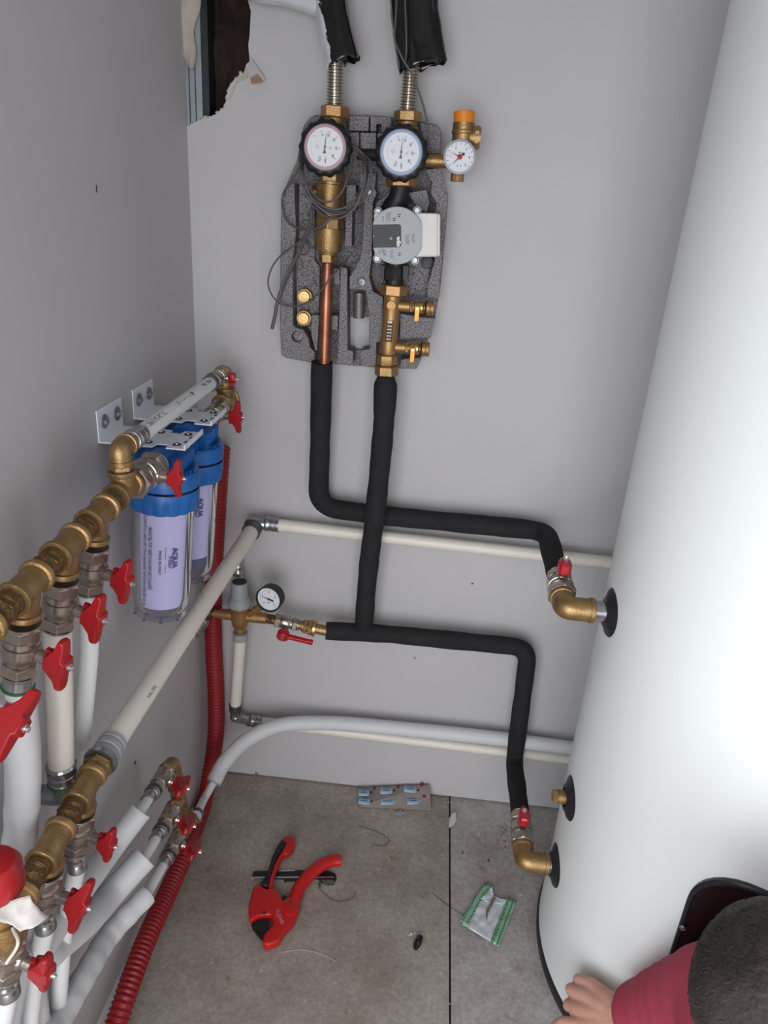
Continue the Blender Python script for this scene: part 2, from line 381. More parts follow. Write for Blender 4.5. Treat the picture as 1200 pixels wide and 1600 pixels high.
# wall blemishes
for i, (px, py, lab) in enumerate([(151, 295, 'left'), (238, 1082, 'left'), (211, 1192, 'left'), (738, 912, 'back'), (648, 1028, 'back')]):
    m_ = MB()
    if lab == 'left': q = at(px, py, X=.001); e = V((0, .002, .008)) if i < 2 else V((0, .006, .004))
    else: q = at(px, py, Y=-.001); e = V((.004, 0, .002 if i == 3 else -.006))
    m_.tube([q - e * .6, q, q + e * .6], [.0006, .0018 if i in (2, 3) else .0009, .0006], 6)
    tag(obj('wall_scuff', m_, 'ink'), ['thin dark nick high on the left wall', 'short dark scratch on the left wall under the long diagonal pipe', 'smudged dark dent on the left wall above the three stacked valves', 'small black chip on the back wall under the white pipe at right', 'tiny dark mark on the back wall just below the lower horizontal insulated pipe'][i], 'mark')

# ------------------------------------------------------------------ buffer tank
TC = V((1.159, -.375, 0)); TR = .35
tk = thing('buffer_tank', 'tall white cylindrical buffer tank standing on the floor at right', 'tank', (TC.x, TC.y, 0))
b = MB(); b.lathe((TC.x, TC.y, .022), Z_, [(0, TR - .004), (.003, TR), (1.88, TR), (1.9, TR - .02), (1.93, .1)], 128); obj('jacket', b, 'tank', tk)
b = MB(); b.lathe((TC.x, TC.y, 0), Z_, [(0, TR - .004), (0.001, TR + .002), (.020, TR + .004), (.026, TR + .001), (.026, TR - .01)], 128); obj('base_ring', b, 'rubber', tk)
def on_tank(px, py, off=0):
    r = RIGHT * ((px - 600) / F_PX) + DOWN * ((py - 800) / F_PX) + FWD; o = CAM - TC; R = TR + off
    a = r.x ** 2 + r.y ** 2; bb = 2 * (o.x * r.x + o.y * r.y); c = o.x ** 2 + o.y ** 2 - R * R
    return CAM + r * ((-bb - math.sqrt(max(bb * bb - 4 * a * c, 0))) / 2 / a)
def rosette(z, name, label, open_r):
    p = V((TC.x - TR, TC.y, z))
    b = MB(); b.lathe(p + X_ * .003, -X_, [(0, .040), (.003, .041), (.006, .038), (.010, .026), (.013, .0235), (.013, .018), (.002, .017)], 40)
    for v in b.v:  # seat the collar on the round jacket
        dy = v.y - TC.y; v.x += TR - math.sqrt(TR * TR - dy * dy) if abs(dy) < TR else 0
    return obj('rosette', b, 'rubber', tk, angle=50)
ZU = at(935, 955, Y=-.375).z; ZM = at(877, 1245, Y=-.375).z; ZL = at(856, 1350, Y=-.375).z
for z in (ZU, ZM, ZL): rosette(z, '', '', 0)
# middle plug
pm = V((TC.x - TR, TC.y, ZM)); pl = thing('brass_plug', 'small brass plug closing the middle port of the white tank', 'plug', pm - X_ * .01)
b = MB(); b.lathe(pm - X_ * .008, -X_, [(0, .013), (.014, .013), (.014, .0115), (.016, .0115)], 28); obj('neck', b, 'brass', pl)
b = MB(); b.hexnut(pm - X_ * .022, -X_, .0125, .010); obj('hex_head', b, 'orangebrass', pl, smooth=False)
# flange opening cover
def flange():
    t = thing('flange_cover', 'black rounded flange cover on the front of the white tank behind the crouching person', 'cover', on_tank(1150, 1450, 0))
    ang0 = math.atan2(on_tank(1060, 1450).y - TC.y, on_tank(1060, 1450).x - TC.x)
    ztop = on_tank(1200, 1392).z; zc = ztop - .15
    ca = ang0 + .150 / TR
    def shape(hw_, hh, r, k=8):
        out = []
        for cx, cz, a0 in ((hw_ - r, hh - r, 0), (-hw_ + r, hh - r, PI / 2), (-hw_ + r, -hh + r, PI), (hw_ - r, -hh + r, 1.5 * PI)):
            for i in range(k + 1): a = a0 + PI / 2 * i / k; out.append((cx + r * math.cos(a), cz + r * math.sin(a)))
        return out
    def loop(hw_, hh, r, off): return [V((TC.x + (TR + off) * math.cos(ca + s / TR), TC.y + (TR + off) * math.sin(ca + s / TR), zc + z)) for s, z in shape(hw_, hh, r)]
    b = MB(); b.ring_surface([loop(.150, .150, .08, -.002), loop(.150, .150, .08, .006), loop(.148, .148, .079, .008), loop(.144, .144, .077, .008), loop(.1425, .1425, .076, .003)], caps=False); obj('rim', b, 'rubber', t)
    b = MB(); L0 = [loop(.143 * k, .143 * k, .0765 * k, .003) for k in (1, .8, .6, .4, .2, .02)]; b.ring_surface(L0, caps=False); obj('plate', b, 'blkg', t)
    p = on_tank(1067, 1449, .006); n = (p - TC); n.z = 0; n.normalize(); b = MB(); b.lathe(p, n, [(0, .0045), (.002, .0045), (.004, .003), (.004, .0005)], 16); obj('screw', b, 'chrome', t)
flange()

# ------------------------------------------------------------------ fittings
def ball_valve(p, d, u, label, group=None, s=1.0, rot=0, kind='butterfly', body='nickel', hm='red', L=.066, r=.0195, stem=.012, nuts=(True, True), hs=1.0):
    p = V(p); d = V(d).normalized(); u = V(u); u = (u - d * u.dot(d)).normalized()
    t = thing('ball_valve', label, 'valve', p, group)
    h = L / 2 * s; R = r * s
    b = MB(); b.lathe(p - d * h * .5, d, [(0, R * .86), (.001, R * .93), (h * .18, R * .97), (h * .2, R * .9), (h * .26, R * .9), (h * .28, R), (h * .55, R * 1.0), (h * .7, R * .97), (h * .8, R * .86), (h * .98, R * .82), (h * 1.0, R * .78)], 28, u); obj('body', b, body, t)
    b = MB(); b.hexnut(p - d * h, d, R * 1.08, h * .52, u); b.lathe(p - d * (h + .0005), d, [(0, R * .93), (.003, R * .95), (.003, R * .8)], 24, u); obj('end_nut', b, body, t, bevel=.0006, angle=30)
    b = MB(); b.hexnut(p + d * h * .50, d, R * 1.0, h * .46, u); b.lathe(p + d * h * .96, d, [(0, R * .9), (h * .04 + .001, R * .9), (h * .04 + .001, R * .7)], 24, u); obj('end_nut', b, body, t, bevel=.0006, angle=30)
    b = MB(); b.lathe(p + u * R * .7, u, [(0, R * .55), (R * .35, R * .5), (R * .4, R * .38), (R * .3 + stem * s, R * .38), (R * .3 + stem * s + .002, R * .3)], 18); obj('stem', b, body, t)
    q = p + u * (R * 1.0 + stem * s); l = d * math.cos(rot) + u.cross(d) * math.sin(rot); wd = u.cross(l); k = .001 * s * hs
    if kind == 'butterfly':
        pr = [(0, -8), (0, 8), (4, 10), (10, 19), (13, 29), (16, 31), (20, 30), (21, 26), (20.5, 9), (24, 7), (24, -7), (20.5, -9), (21, -26), (20, -30), (16, -31), (13, -29), (10, -19), (4, -10)]
        b = MB(); n = len(pr); rings = []
        for wv in (-1, -.45, .45, 1):
            rings.append([q + u * (sx * (1 if abs(wv) < .9 else .93) * k + (.6 * k if abs(wv) > .9 else 0)) + l * (ly * (1 if abs(wv) < .9 else .94)) * k + wd * wv * (8.5 if abs(ly) < 12 else 6.2) * k for sx, ly in pr])
        b.ring_surface(rings); hd = obj('handle', b, hm, t, bevel=.0009, angle=30)
        b = MB(); b.box(q + u * 2 * k - l * 9 * k, (.006 * s, .009 * s, .005 * s), (u, l, wd)); obj('stop_lug', b, hm, hd)
        b = MB(); b.lathe(q + u * 23.5 * k, u, [(0, 3.8 * k), (1.2 * k, 3.8 * k), (1.4 * k, 2.6 * k), (4.5 * k, 2.4 * k), (5 * k, 1 * k)], 14); obj('screw', b, 'chrome', hd)
    elif kind == 'small':
        b = MB(); pr = [(-9, -6), (-13, 0), (-9, 6), (-3, 8.5), (9, 8.5), (15, 5), (15, -5), (9, -8.5), (-3, -8.5)]
        rings = [[q + u * hh * k + l * a * sc * k + wd * c * sc * k for a, c in pr] for hh, sc in ((0, .75), (3, 1), (15, 1), (18, .85))]
        b.ring_surface(rings); b.box(q + u * 9 * k - l * 14 * k, (.012 * s, .008 * s, .007 * s), (u, l, wd)); hd = obj('handle', b, hm, t, bevel=.001)
        b = MB(); b.lathe(q + u * 18 * k, u, [(0, 4.5 * k), (4 * k, 4.5 * k), (4.5 * k, 2.4 * k), (7 * k, 2 * k)], 6); obj('screw', b, 'chrome', hd)
    elif kind == 'lever':
        b = MB(); b.lathe(q, u, [(0, 12 * k), (4 * k, 13 * k), (15 * k, 13 * k), (17 * k, 11 * k), (17 * k, 7 * k), (13 * k, 6.5 * k)], 28); hd = obj('handle', b, hm, t, bevel=.0008)
        b = MB(); c0 = q + u * 9 * k
        rings = []
        for a, wv, hh in ((8, 5, 5), (18, 4.2, 4.5), (50, 4.6, 4), (62, 6, 3.6), (64, 6, 3.2)):
            rings.append([c0 + l * a * k + wd * sx * wv * k + u * sy * hh * k for sx, sy in ((-1, -1), (1, -1), (1, 1), (-1, 1))])
        b.ring_surface(rings); obj('lever_arm', b, hm, hd, bevel=.001)
        b = MB(); b.lathe(q + u * 12 * k, u, [(0, 5.5 * k), (4 * k, 5.5 * k), (5 * k, 3 * k)], 6); obj('screw', b, 'chrome', hd)
    return t

def ringed(b, p, d, L, r, R, wr=.007, n=28):
    """socket: tube of radius r ending in a raised ring of radius R"""
    b.lathe(p, d, [(0, r), (L - wr - .001, r), (L - wr, R * .97), (L - wr + .001, R), (L - .001, R), (L, R * .96), (L, r * .78), (L - .006, r * .76)], n)
def tee(p, d, o, label, group='brass tees of the manifolds', s=.84, nip=None, name='brass_tee', nip_o=None):
    p = V(p); d = V(d).normalized(); o = V(o).normalized()
    t = thing(name, label, 'pipe fitting', p, group)
    b = MB(); ringed(b, p, d, .031 * s, .0185 * s, .0225 * s); ringed(b, p, -d, .031 * s, .0185 * s, .0225 * s); ringed(b, p, o, .036 if o.z < 0 else .028, .0180 * s, .0215 * s); b.ball(p, .0188 * s, 20)
    obj('body', b, 'brass', t)
    if nip:
        b = MB(); b.lathe(p + d * .028 * s, d, [(0, .0155 * s), (.004, .0155 * s)] + [(.004 + i * .0011, (.0163 if i % 2 else .0152) * s) for i in range(int(nip / .0011))], 24)
        k0 = .031 * s + nip * .5 - .003; b.hexnut(p + d * k0, d, .0188 * s, .007)
        if nip > .03: b.hexnut(p + d * (k0 - .016), d, .0188 * s, .008); b.lathe(p + d * (k0 + .012), d, [(0, .0175 * s), (.006, .0175 * s)], 20)
        obj('nipple', b, 'brass_d', t)
    if nip_o:
        b = MB(); b.lathe(p + o * .030 * s, o, [(0, .0155 * s), (nip_o, .0155 * s)], 24); obj('nipple', b, 'steeld', t)
    return t
def elbow(p, d1, d2, label, L=.03, r=.017, R=.0205, m='brass', group=None, seam=True, L2=None):
    p = V(p); d1 = V(d1).normalized(); d2 = V(d2).normalized(); L2 = L2 or L
    t = thing('brass_elbow', label, 'pipe fitting', p, group)
    b = MB(); b.tube(fillet([p + d1 * (L - .006), p, p + d2 * (L2 - .006)], r * 1.25, 10, .01), r, 28)
    for d, l in ((d1, L), (d2, L2)): b.lathe(p + d * (l - .008), d, [(0, r), (.0005, R), (.007, R), (.008, R * .95), (.008, r * .7)], 28)
    obj('body', b, m, t); return t
def press_sleeve(a, d, r, L, t, m='steel', ring=True):
    d = V(d).normalized(); b = MB(); b.lathe(a, d, [(0, r * .97), (L * .1, r * 1.06), (L * .16, r * 1.0), (L * .38, r), (L * .42, r * .93), (L * .5, r * .93), (L * .54, r), (L * .74, r), (L * .78, r * .94), (L * .84, r * .94), (L * .88, r), (L, r * 1.0), (L, r * .8)], 30)
    return obj('press_sleeve', b, m, t)
def pipe(name, pts, r, m, label, cat='pipe', group=None, rad=.03, sp=False, n=22, endring=None, k=12):
    path = spline(pts, k) if sp else fillet(pts, rad, 8)
    b = MB(); b.tube(path, r, n); t = obj(name, b, m, angle=60); return tag(t, label, cat, group)

# ------------------------------------------------------------------ upper manifold along the left wall
XM = .09
def yz(px, py, x=XM): return at(px, py, X=x)
ZM1 = 1.018; 
def onU(px, py):  # run of the upper manifold: only the distance along the wall is free
    q = at(px, py, X=XM); return V((XM, q.y, 1.026 + (q.y + .60) * .05))
DD = V((-.2, 0, -1)).normalized()
T = [onU(193, 776), onU(153, 811), onU(103, 858), onU(40, 920), onU(-42, 1003)]
dU = (T[0] - T[3]).normalized()
gaps = [(T[i] - T[i + 1]).length for i in range(4)]
labs = ['brass tee with upright outlet at the far end of the upper manifold', 'second brass tee of the upper manifold, over the valve nearest the filter', 'third brass tee of the upper manifold, over the middle hanging valve', 'fourth brass tee of the upper manifold, near the left edge of the photo', 'brass tee cut off by the left edge at the near end of the upper manifold']
for i, p in enumerate(T):
    sc = 1.0
    tee(p, dU, Z_ if i == 0 else DD, labs[i], nip=(gaps[i - 1] - .050) if i else None, nip_o=(.006 if i else None))
# hanging valves, leaning a little towards the wall
HV = []
for i, (lab) in enumerate(['nickel ball valve with red butterfly handle, hanging nearest the blue filter', 'nickel ball valve with red butterfly handle, middle one hanging under the upper manifold', 'nickel ball valve with red butterfly handle, hanging under the fourth tee near the left edge', 'nickel ball valve with tilted red handle and big screw, cut by the left edge'] ):
    p = T[i + 1] + DD * .077
    HV.append(p)
    ball_valve(p, DD, V((1, -.16, -.2)), lab, 'valves hanging under the upper manifold', rot=[0.02, -.03, .04, -.85][i], hs=[1.05, 1.08, 1.08, 1.15][i])
# pipes below the valves
zb = .0
p = HV[0]
pipe('supply_pipe', [p + DD * .034, at(140, 1010, Y=p.y - .005), at(133, 1100, Y=p.y - .01), at(125, 1200, Y=p.y - .01), at(124, 1235, Y=p.y - .01), V((.0, p.y - .01, at(124, 1260, Y=p.y).z))], .0118, 'pipew', 'thin white pipe dropping from the hanging valve nearest the filter', sp=True)
p = HV[3]
pipe('supply_pipe', [p + DD * .034, p + DD * .10, V((.045, p.y - .01, .55)), V((.04, p.y - .02, .01))], .0118, 'pipew', 'white pipe below the tilted-handle valve cut off by the left edge', sp=True)
p = HV[1]; e1 = at(96, 1200, Y=p.y - .005)
pv = thing('drop_pipe', 'cream pipe dropping from the middle hanging valve into a press fitting', 'pipe', (p + e1) / 2)
b = MB(); b.tube([p + DD * .034, e1], .0158, 24); obj('tube', b, 'pipe', pv, angle=60)
press_sleeve(e1 + Z_ * .008, -Z_, .0182, .030, pv)
b = MB(); b.torus(e1 - Z_ * .022, Z_, .0175, .0022); obj('green_ring', b, 'green', pv)
b = MB(); b.tube(fillet([e1 - Z_ * .02, e1 - Z_ * .048, V((.0, e1.y, e1.z - .050))], .015), .013, 20); obj('press_elbow', b, 'steel', pv)
p = HV[2]; q = p + DD * .064
pv = thing('insulated_drop_pipe', 'pipe in a wide wrinkled white foam sleeve below the valve at the left edge', 'pipe', q)
b = MB(); b.cyl(p + DD * .034, q, .0125); obj('tube', b, 'pipew', pv)
b = MB(); b.lathe(p + DD * .036, DD, [(0, .0155), (.012, .016), (.014, .014), (.018, .014)], 24); obj('press_sleeve', b, 'steel', pv)
b = MB(); b.torus(p + DD * .05, DD, .0155, .0020); obj('green_ring', b, 'green', pv)
b = MB(); path = spline([q, at(36, 1200, Y=q.y), at(33, 1290, Y=q.y), at(28, 1400, Y=q.y - .01), V((.035, q.y - .04, .25)), V((.035, q.y - .05, .02))], 14)
b.tube(path, lambda t: .0195 + .0006 * math.sin(t * 60) * (1 if .3 < t < .7 else .3), 24); obj('foam_sleeve', b, 'foamw', pv, angle=60)

# elbow + small upper pipe to the rear valve
E0 = T[0] + Z_ * .056
tn = thing('brass_nipple', 'short brass hex nipple between the upright tee outlet and the elbow', 'pipe fitting', T[0] + Z_ * .030)
b = MB(); b.lathe(T[0] + Z_ * .026, Z_, [(0, .0135), (.006, .0135), (.006, .0125), (.016, .0125)], 24); obj('thread', b, 'brass_d', tn)
b = MB(); b.hexnut(T[0] + Z_ * .0295, Z_, .0170, .0065, Y_); obj('hex', b, 'brass', tn, smooth=False)
REAR = V((XM, -.115, 0)); 
S1 = at(338, 592, X=XM); S1 = V((XM, S1.y, S1.z)); zE = E0.z
dS = (S1 - E0).normalized()
elbow(E0, -Z_, dS, 'brass elbow turning the upright outlet into the small white pipe over the filters', L=.022, r=.0140, R=.0155, L2=.026)
pv = thing('filter_bypass_pipe', 'small white printed pipe running over both filter brackets', 'pipe', (E0 + S1) / 2)
b = MB(); b.lathe(E0 + dS * .028, dS, [(0, .0115), (.008, .012), (.0085, .0135), (.014, .0135)], 24); b.lathe(E0 + dS * .042, dS, [(0, .0125), (.002, .0148), (.005, .0148), (.006, .0132), (.014, .0132), (.015, .0124), (.018, .0124), (.019, .0134), (.028, .0134), (.028, .0115)], 28); obj('press_sleeve', b, 'steel', pv)
b = MB(); b.cyl(E0 + dS * .05, S1 - dS * .02, .0122, 24); tb = obj('tube', b, 'pipew', pv)
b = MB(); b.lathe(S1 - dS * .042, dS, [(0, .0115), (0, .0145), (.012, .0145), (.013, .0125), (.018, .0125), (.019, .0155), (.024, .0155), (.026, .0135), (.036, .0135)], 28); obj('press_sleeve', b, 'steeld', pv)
up = V((.5, -.3, .8)); up = (up - dS * up.dot(dS)).normalized()
Lp = (S1 - E0).length; mid = (E0 + S1) / 2
text('printed_line', '· · 12 · · · — · · — ♦', mid + dS * .02 + up * .0122, dS, dS.cross(up) * -1, .010, 'ink', tb, wrap=(mid, dS, .0123))
text('printed_line', 'DIN 26x3 PE-RT/AL', mid - dS * Lp * .25 + up * .0122, dS, dS.cross(up) * -1, .011, 'inkl', tb, wrap=(mid, dS, .0123))
text('printed_line', '95C 10bar', mid + dS * Lp * .32 + up * .0122, dS, dS.cross(up) * -1, .010, 'inkl', tb, wrap=(mid, dS, .0123))
# rear top: valve on the bypass end, elbow, nipple, tee, valve to rear filter outlet
VB = S1 + dS * .012
ball_valve(VB, dS, V((1, 0, 0)), 'small nickel valve with short red knob at the far end of the bypass pipe', s=.74, kind='small', stem=.006, rot=PI / 2)
E1 = VB + dS * .044
elbow(E1, -dS, -Z_, 'brass elbow turning down at the far end of the bypass pipe by the back wall', L=.020, r=.0145, R=.0165, L2=.024)
RT = E1 - Z_ * .056
tee(RT, Y_, Z_, 'brass tee standing behind the rear blue filter near the room corner', group=None, s=.9)
b = MB(); b.lathe(RT + Z_ * .024, Z_, [(0, .0125), (.014, .0125)], 20); b.hexnut(RT + Z_ * .0275, Z_, .0165, .006); tag(obj('brass_nipple', b, 'brass'), 'short brass nipple on top of the tee behind the rear filter', 'pipe fitting')

# ------------------------------------------------------------------ water filters with brackets
def water_filter(cy, label, blab, full=True):
    cx = .085; zt_ = 1.043
    t = thing('filter_bracket', blab, 'bracket', (0, cy, 1.045), 'white filter brackets on the left wall')
    w2 = .043; b = MB(); th = .0022
    b.box((th / 2 + .0005, cy, 1.0675), (th, 2 * w2, .049))
    cyp = cy
    # shelf plate with slots: outline with notches front and back
    def plate(z):
        o = [(0, -w2), (.082, -w2), (.084, -w2 + .015), (.100, -w2 + .015), (.102, -w2), (.130, -w2), (.130, w2), (.102, w2), (.100, w2 - .015), (.084, w2 - .015), (.082, w2), (0, w2)]
        return [V((x, cyp + y, z)) for x, y in o]
    b.prism(plate(1.0435), (0, 0, th)); b.box((.130, cy, 1.0475), (th, 2 * w2, .0085)); obj('plate', b, 'bracket', t, bevel=.0006, smooth=False)
    for yy in (-.022, .022):
        m = MB(); q = V((.003, cy + yy, 1.071)); m.lathe(q, X_, [(0, .0108), (.0015, .0108), (.002, .0095), (.002, .006)], 24); wz = obj('washer', m, 'washer', t)
        m = MB(); m.lathe(q + X_ * .001, X_, [(0, .0062), (.004, .0058), (.0048, .004)], 6); m.lathe(q + X_ * .0045, X_, [(0, .003), (.0015, .0026)], 12); obj('bolt', m, 'steel', wz)
    for xx in (.070, .113):
        for yy in (-.026, .026):
            m = MB(); q = V((xx, cy + yy, 1.0462)); m.lathe(q, Z_, [(0, .0062), (.0006, .006), (.0007, .0045)], 20); wz = obj('washer', m, 'dark', t)
            m = MB(); m.lathe(q + Z_ * .0005, Z_, [(0, .0036), (.0022, .0032), (.0024, .001)], 14); obj('bolt', m, 'washer', wz)
    for yy in (-.010, .012):
        m = MB(); m.box((.123, cy + yy, 1.0461), (.007, .010, .0006)); obj('slot', m, 'blue', t)
    f = thing('water_filter', label, 'filter', (cx, cy, 1.03), 'transparent water filters under the brackets')
    # head: disc with radial/parallel ribs, saddle block with ports
    b = MB(); b.lathe((cx, cy, 0), Z_, [(.972, .048), (.975, .0534), (.992, .0540), (.998, .0515), (1.000, .049)], 64)
    b.prism([V((cx + a, cy - .048, z)) for a, z in ((-.019, .995), (-.017, 1.036), (-.010, 1.041), (.010, 1.041), (.017, 1.036), (.024, .995))], (0, .096, 0))
    b.prism([V((cx + a, cy + yv, .995)) for a, yv in ((-.036, -.030), (.036, -.030), (.036, .030), (-.036, .030))], (0, 0, .032))
    for sgn in (-1, 1): b.lathe((cx, cy + sgn * .040, 1.012), Y_ * sgn, [(0, .019), (.018, .0195), (.018, .014)], 28)
    for i in range(9):
        o = .010 + i * .005; 
        for sx in (-1, 1):
            x0 = cx + sx * (.030 + i * .0030); hl = math.sqrt(max(.0485 ** 2 - (x0 - cx) ** 2, 0)) - .001
            if hl > .004:
                b.box((x0, cy, 1.0025), (.0011, 2 * hl, .006)); 
                if i < 6: b.box((cx + sx * (.037 - i * .0036), cy - .0312 - i * .0012, 1.012 + i * .001), (.0011, .003, .028)); b.box((cx + sx * (.0365), cy - .024 + i * .0095, 1.012), (.0025, .0012, .030))
    hd = obj('head', b, 'blue', f, angle=30)
    # screw collar with grip notches
    n = 96; b = MB(); rings = []
    for z, rr, nt in ((.971, .0530, 0), (.969, .0540, 0), (.958, .0540, 0), (.954, .0540, 1), (.940, .0530, 1), (.937, .0522, 1), (.937, .047, 0)):
        rings.append([V((cx + (rr - (.0022 if nt and j % 6 in (0, 1) else 0)) * math.cos(2 * PI * j / n), cy + (rr - (.0022 if nt and j % 6 in (0, 1) else 0)) * math.sin(2 * PI * j / n), z)) for j in range(n)])
    b.ring_surface(rings, caps=False); obj('collar', b, 'blue', f, angle=50)
    b = MB(); b.lathe((cx, cy, 0), Z_, [(.955, .0465), (.78, .0458), (.760, .0448), (.750, .041), (.747, .036), (.747, .001)], 64, caps=False)
    b.lathe((cx, cy, 0), Z_, [(.753, .0440), (.742, .0430), (.742, .0415), (.753, .0415)], 64, caps=False)
    for i in range(10): a = 2 * PI * i / 10; b.box((cx + .0445 * math.cos(a), cy + .0445 * math.sin(a), .747), (.004, .004, .010))
    obj('bowl', b, 'clear', f)
    zb_ = .764 if full else .790
    b = MB(); b.lathe((cx, cy, 0), Z_, [(.955, .0448), (zb_ + .003, .0440), (zb_, .040), (zb_, .01)], 48); ct = obj('cartridge', b, 'cart', f)
    if not full:
        b = MB(); b.lathe((cx, cy, 0), Z_, [(.789, .040), (.768, .040), (.762, .030), (.752, .012)], 32); obj('cartridge_cap', b, mat('dim_cap', rgb(110, 108, 130), .5), f)
    # printed label on the bowl, reading downwards
    ax = V((cx, cy, .84)); tc = V((CAM.x - cx, CAM.y - cy, 0)).normalized(); sd = Z_.cross(tc)
    def lab_(s_, off, z, sz, m, bold=0):
        a = off / .0470; e = tc * math.cos(a) + sd * math.sin(a)
        c = V((cx, cy, z)) + e * .0472
        text('label_print', s_, c, -Z_, e.cross(-Z_) * -1 if False else (-Z_).cross(e) * -1, sz, m, f, wrap=((cx, cy, z), Z_, .0472), bold=bold)
    lab_('AQUA', .017, .862 if full else .895, .0125, 'inkb', .0003)
    lab_('Filter', .010, .855 if full else .888, .0100, 'inkb')
    if full:
        lab_('MADE IN ITALY', -.006, .855, .0062, 'ink'); lab_('═══', .002, .872, .007, 'ink'); lab_('══', .002, .843, .007, 'inkr')
        lab_('КОРПУС МАГИСТРАЛЬНЫЙ ПРОЗРАЧНЫЙ 10 SL', -.031, .852, .0068, 'inkl'); lab_('ФИЛЬТР МЕХАНИЧЕСКИЙ', -.022, .860, .0085, 'inkl')
    f.rotation_euler = (0, .075, 0)
CYF, CYR = -.412, -.282
water_filter(CYF, 'transparent water filter with blue cap, nearer of the two under the front bracket', 'white perforated angle bracket nearest the camera, over the front filter')
water_filter(CYR, 'transparent water filter with blue cap, farther of the two near the corner', 'white perforated angle bracket nearer the room corner, over the rear filter', full=False)
# valve between tee and front filter, and one at the rear outlet
zi = 1.012
pv = V((XM, (T[0].y + .031 + CYF - .058) / 2, (T[0].z + zi) / 2 + .004))
LV = (CYF - .056) - (T[0].y + .030)
ball_valve(pv, V((0, 1, -.02)), V((1, -.25, -.03)), 'nickel ball valve with red butterfly handle screwed into the front blue filter', L=max(LV, .05), r=.0232, rot=PI / 2, hs=.92, stem=.011)
yb = CYR + .058; LV2 = RT.y - .028 - yb
ball_valve(V((XM, yb + LV2 / 2, (RT.z + zi) / 2)), V((0, 1, (RT.z - zi) / max(LV2, .01) * .6)), V((1, 0, 0)), 'nickel ball valve with red butterfly handle behind the rear blue filter', L=max(LV2, .05), r=.0185, rot=PI / 2, stem=.010)

# ------------------------------------------------------------------ red corrugated hose
hp = [at(345, 700, Y=-.05), at(341, 760, Y=-.045), at(336, 850, Y=-.04), at(333, 930, Y=-.04), at(334, 1010, Y=-.045), at(338, 1090, Y=-.05), at(337, 1150, Y=-.06), at(329, 1205, Y=-.09), at(312, 1260, Y=-.15), at(292, 1325, X=.045), at(262, 1395, X=.045), at(228, 1470, X=.045), at(195, 1560, X=.045), at(160, 1670, X=.04), V((.06, -.95, .022)), V((.08, -1.4, .022))]
for q in hp:
    q.x = max(q.x, .026); q.z = max(q.z, .022)
path = spline(hp, 40); total = sum((path[i + 1] - path[i]).length for i in range(len(path) - 1))
# resample evenly so that the corrugation has an even pitch
def resample(path, step):
    out = [path[0]]; acc = 0
    for i in range(len(path) - 1):
        a, b = path[i], path[i + 1]; L = (b - a).length; d = step - acc
        while d <= L: out.append(a.lerp(b, d / L)); d += step
        acc = L - (d - step)
    return out
rp = resample(path, .0015); b = MB(); b.tube(rp, [(.0198, .0202, .0198, .0180, .0170, .0180)[i % 6] for i in range(len(rp))], 20); tag(obj('corrugated_hose', b, 'redhose', angle=80), 'dark red corrugated hose running down the corner and along the left wall floor', 'hose')
b = MB(); b.tube(fillet([at(203, 1505, Z=.03), at(150, 1610, Z=.03), at(110, 1700, Z=.03)], .02), .0115, 20); tag(obj('spare_pipe', b, 'pipew'), 'white pipe offcut with rounded end lying beside the red hose at bottom', 'pipe')

# ------------------------------------------------------------------ lower manifold and its valves
def onL(px, py):
    q = at(px, py, X=XM); return V((XM, q.y, .690 + (q.y + .74) * .05))
DL = V((-.22, 0, -1)).normalized()
Lt = [onL(131, 1222), onL(78, 1305), onL(14, 1408)]
dL = (Lt[0] - Lt[1]).normalized()
gl = [(Lt[i] - Lt[i + 1]).length for i in range(2)]
ll = ['brass tee at the far end of the lower manifold, joined to the long cream pipe', 'second brass tee of the lower manifold with shiny scuffs', 'brass tee of the lower manifold half hidden by the white paper tag']
lv = ['nickel ball valve with upright red handle, farthest under the lower manifold', 'nickel ball valve with slanted red handle under the second tee of the lower manifold', 'nickel ball valve with red handle and loose bolt, at the bottom left edge']
for i, p in enumerate(Lt):
    tee(p, dL, DL, ll[i], nip=(gl[i - 1] - .050) if i else None, nip_o=.006)
    q = p + DL * (.077 if i < 2 else .068)
    ball_valve(q, DL, V((1, -.16, -.2)), lv[i], 'valves hanging under the lower manifold', rot=[0.0, -.42, .1][i], hs=[.95, 1.1, 1.05][i])
    e = q + DL * .036
    n_ = thing('press_nipple', ['steel press nipple under the farthest lower manifold valve', 'steel press nipple under the slanted-handle valve of the lower manifold', 'steel press nipple under the bottom left valve'][i], 'pipe fitting', e)
    b = MB(); b.lathe(e, -Z_, [(0, .015), (.006, .015), (.007, .0105), (.012, .0105), (.014, .013), (.018, .0135), (.021, .011), (.026, .013), (.034, .013)], 26); obj('body', b, 'steel', n_)
    pe = [at(95, 1420, X=.05), at(40, 1500, X=.05), at(-20, 1610, X=.05)][i]
    b = MB(); b.tube(fillet([e - Z_ * .03, e + V((-.022, -.015, -.13)), V((.042, e.y - .10, .22)), V((.042, e.y - .12, .012))], .08, 10), .0115, 18); obj('pipe_stub', b, 'pipew', n_, angle=60)
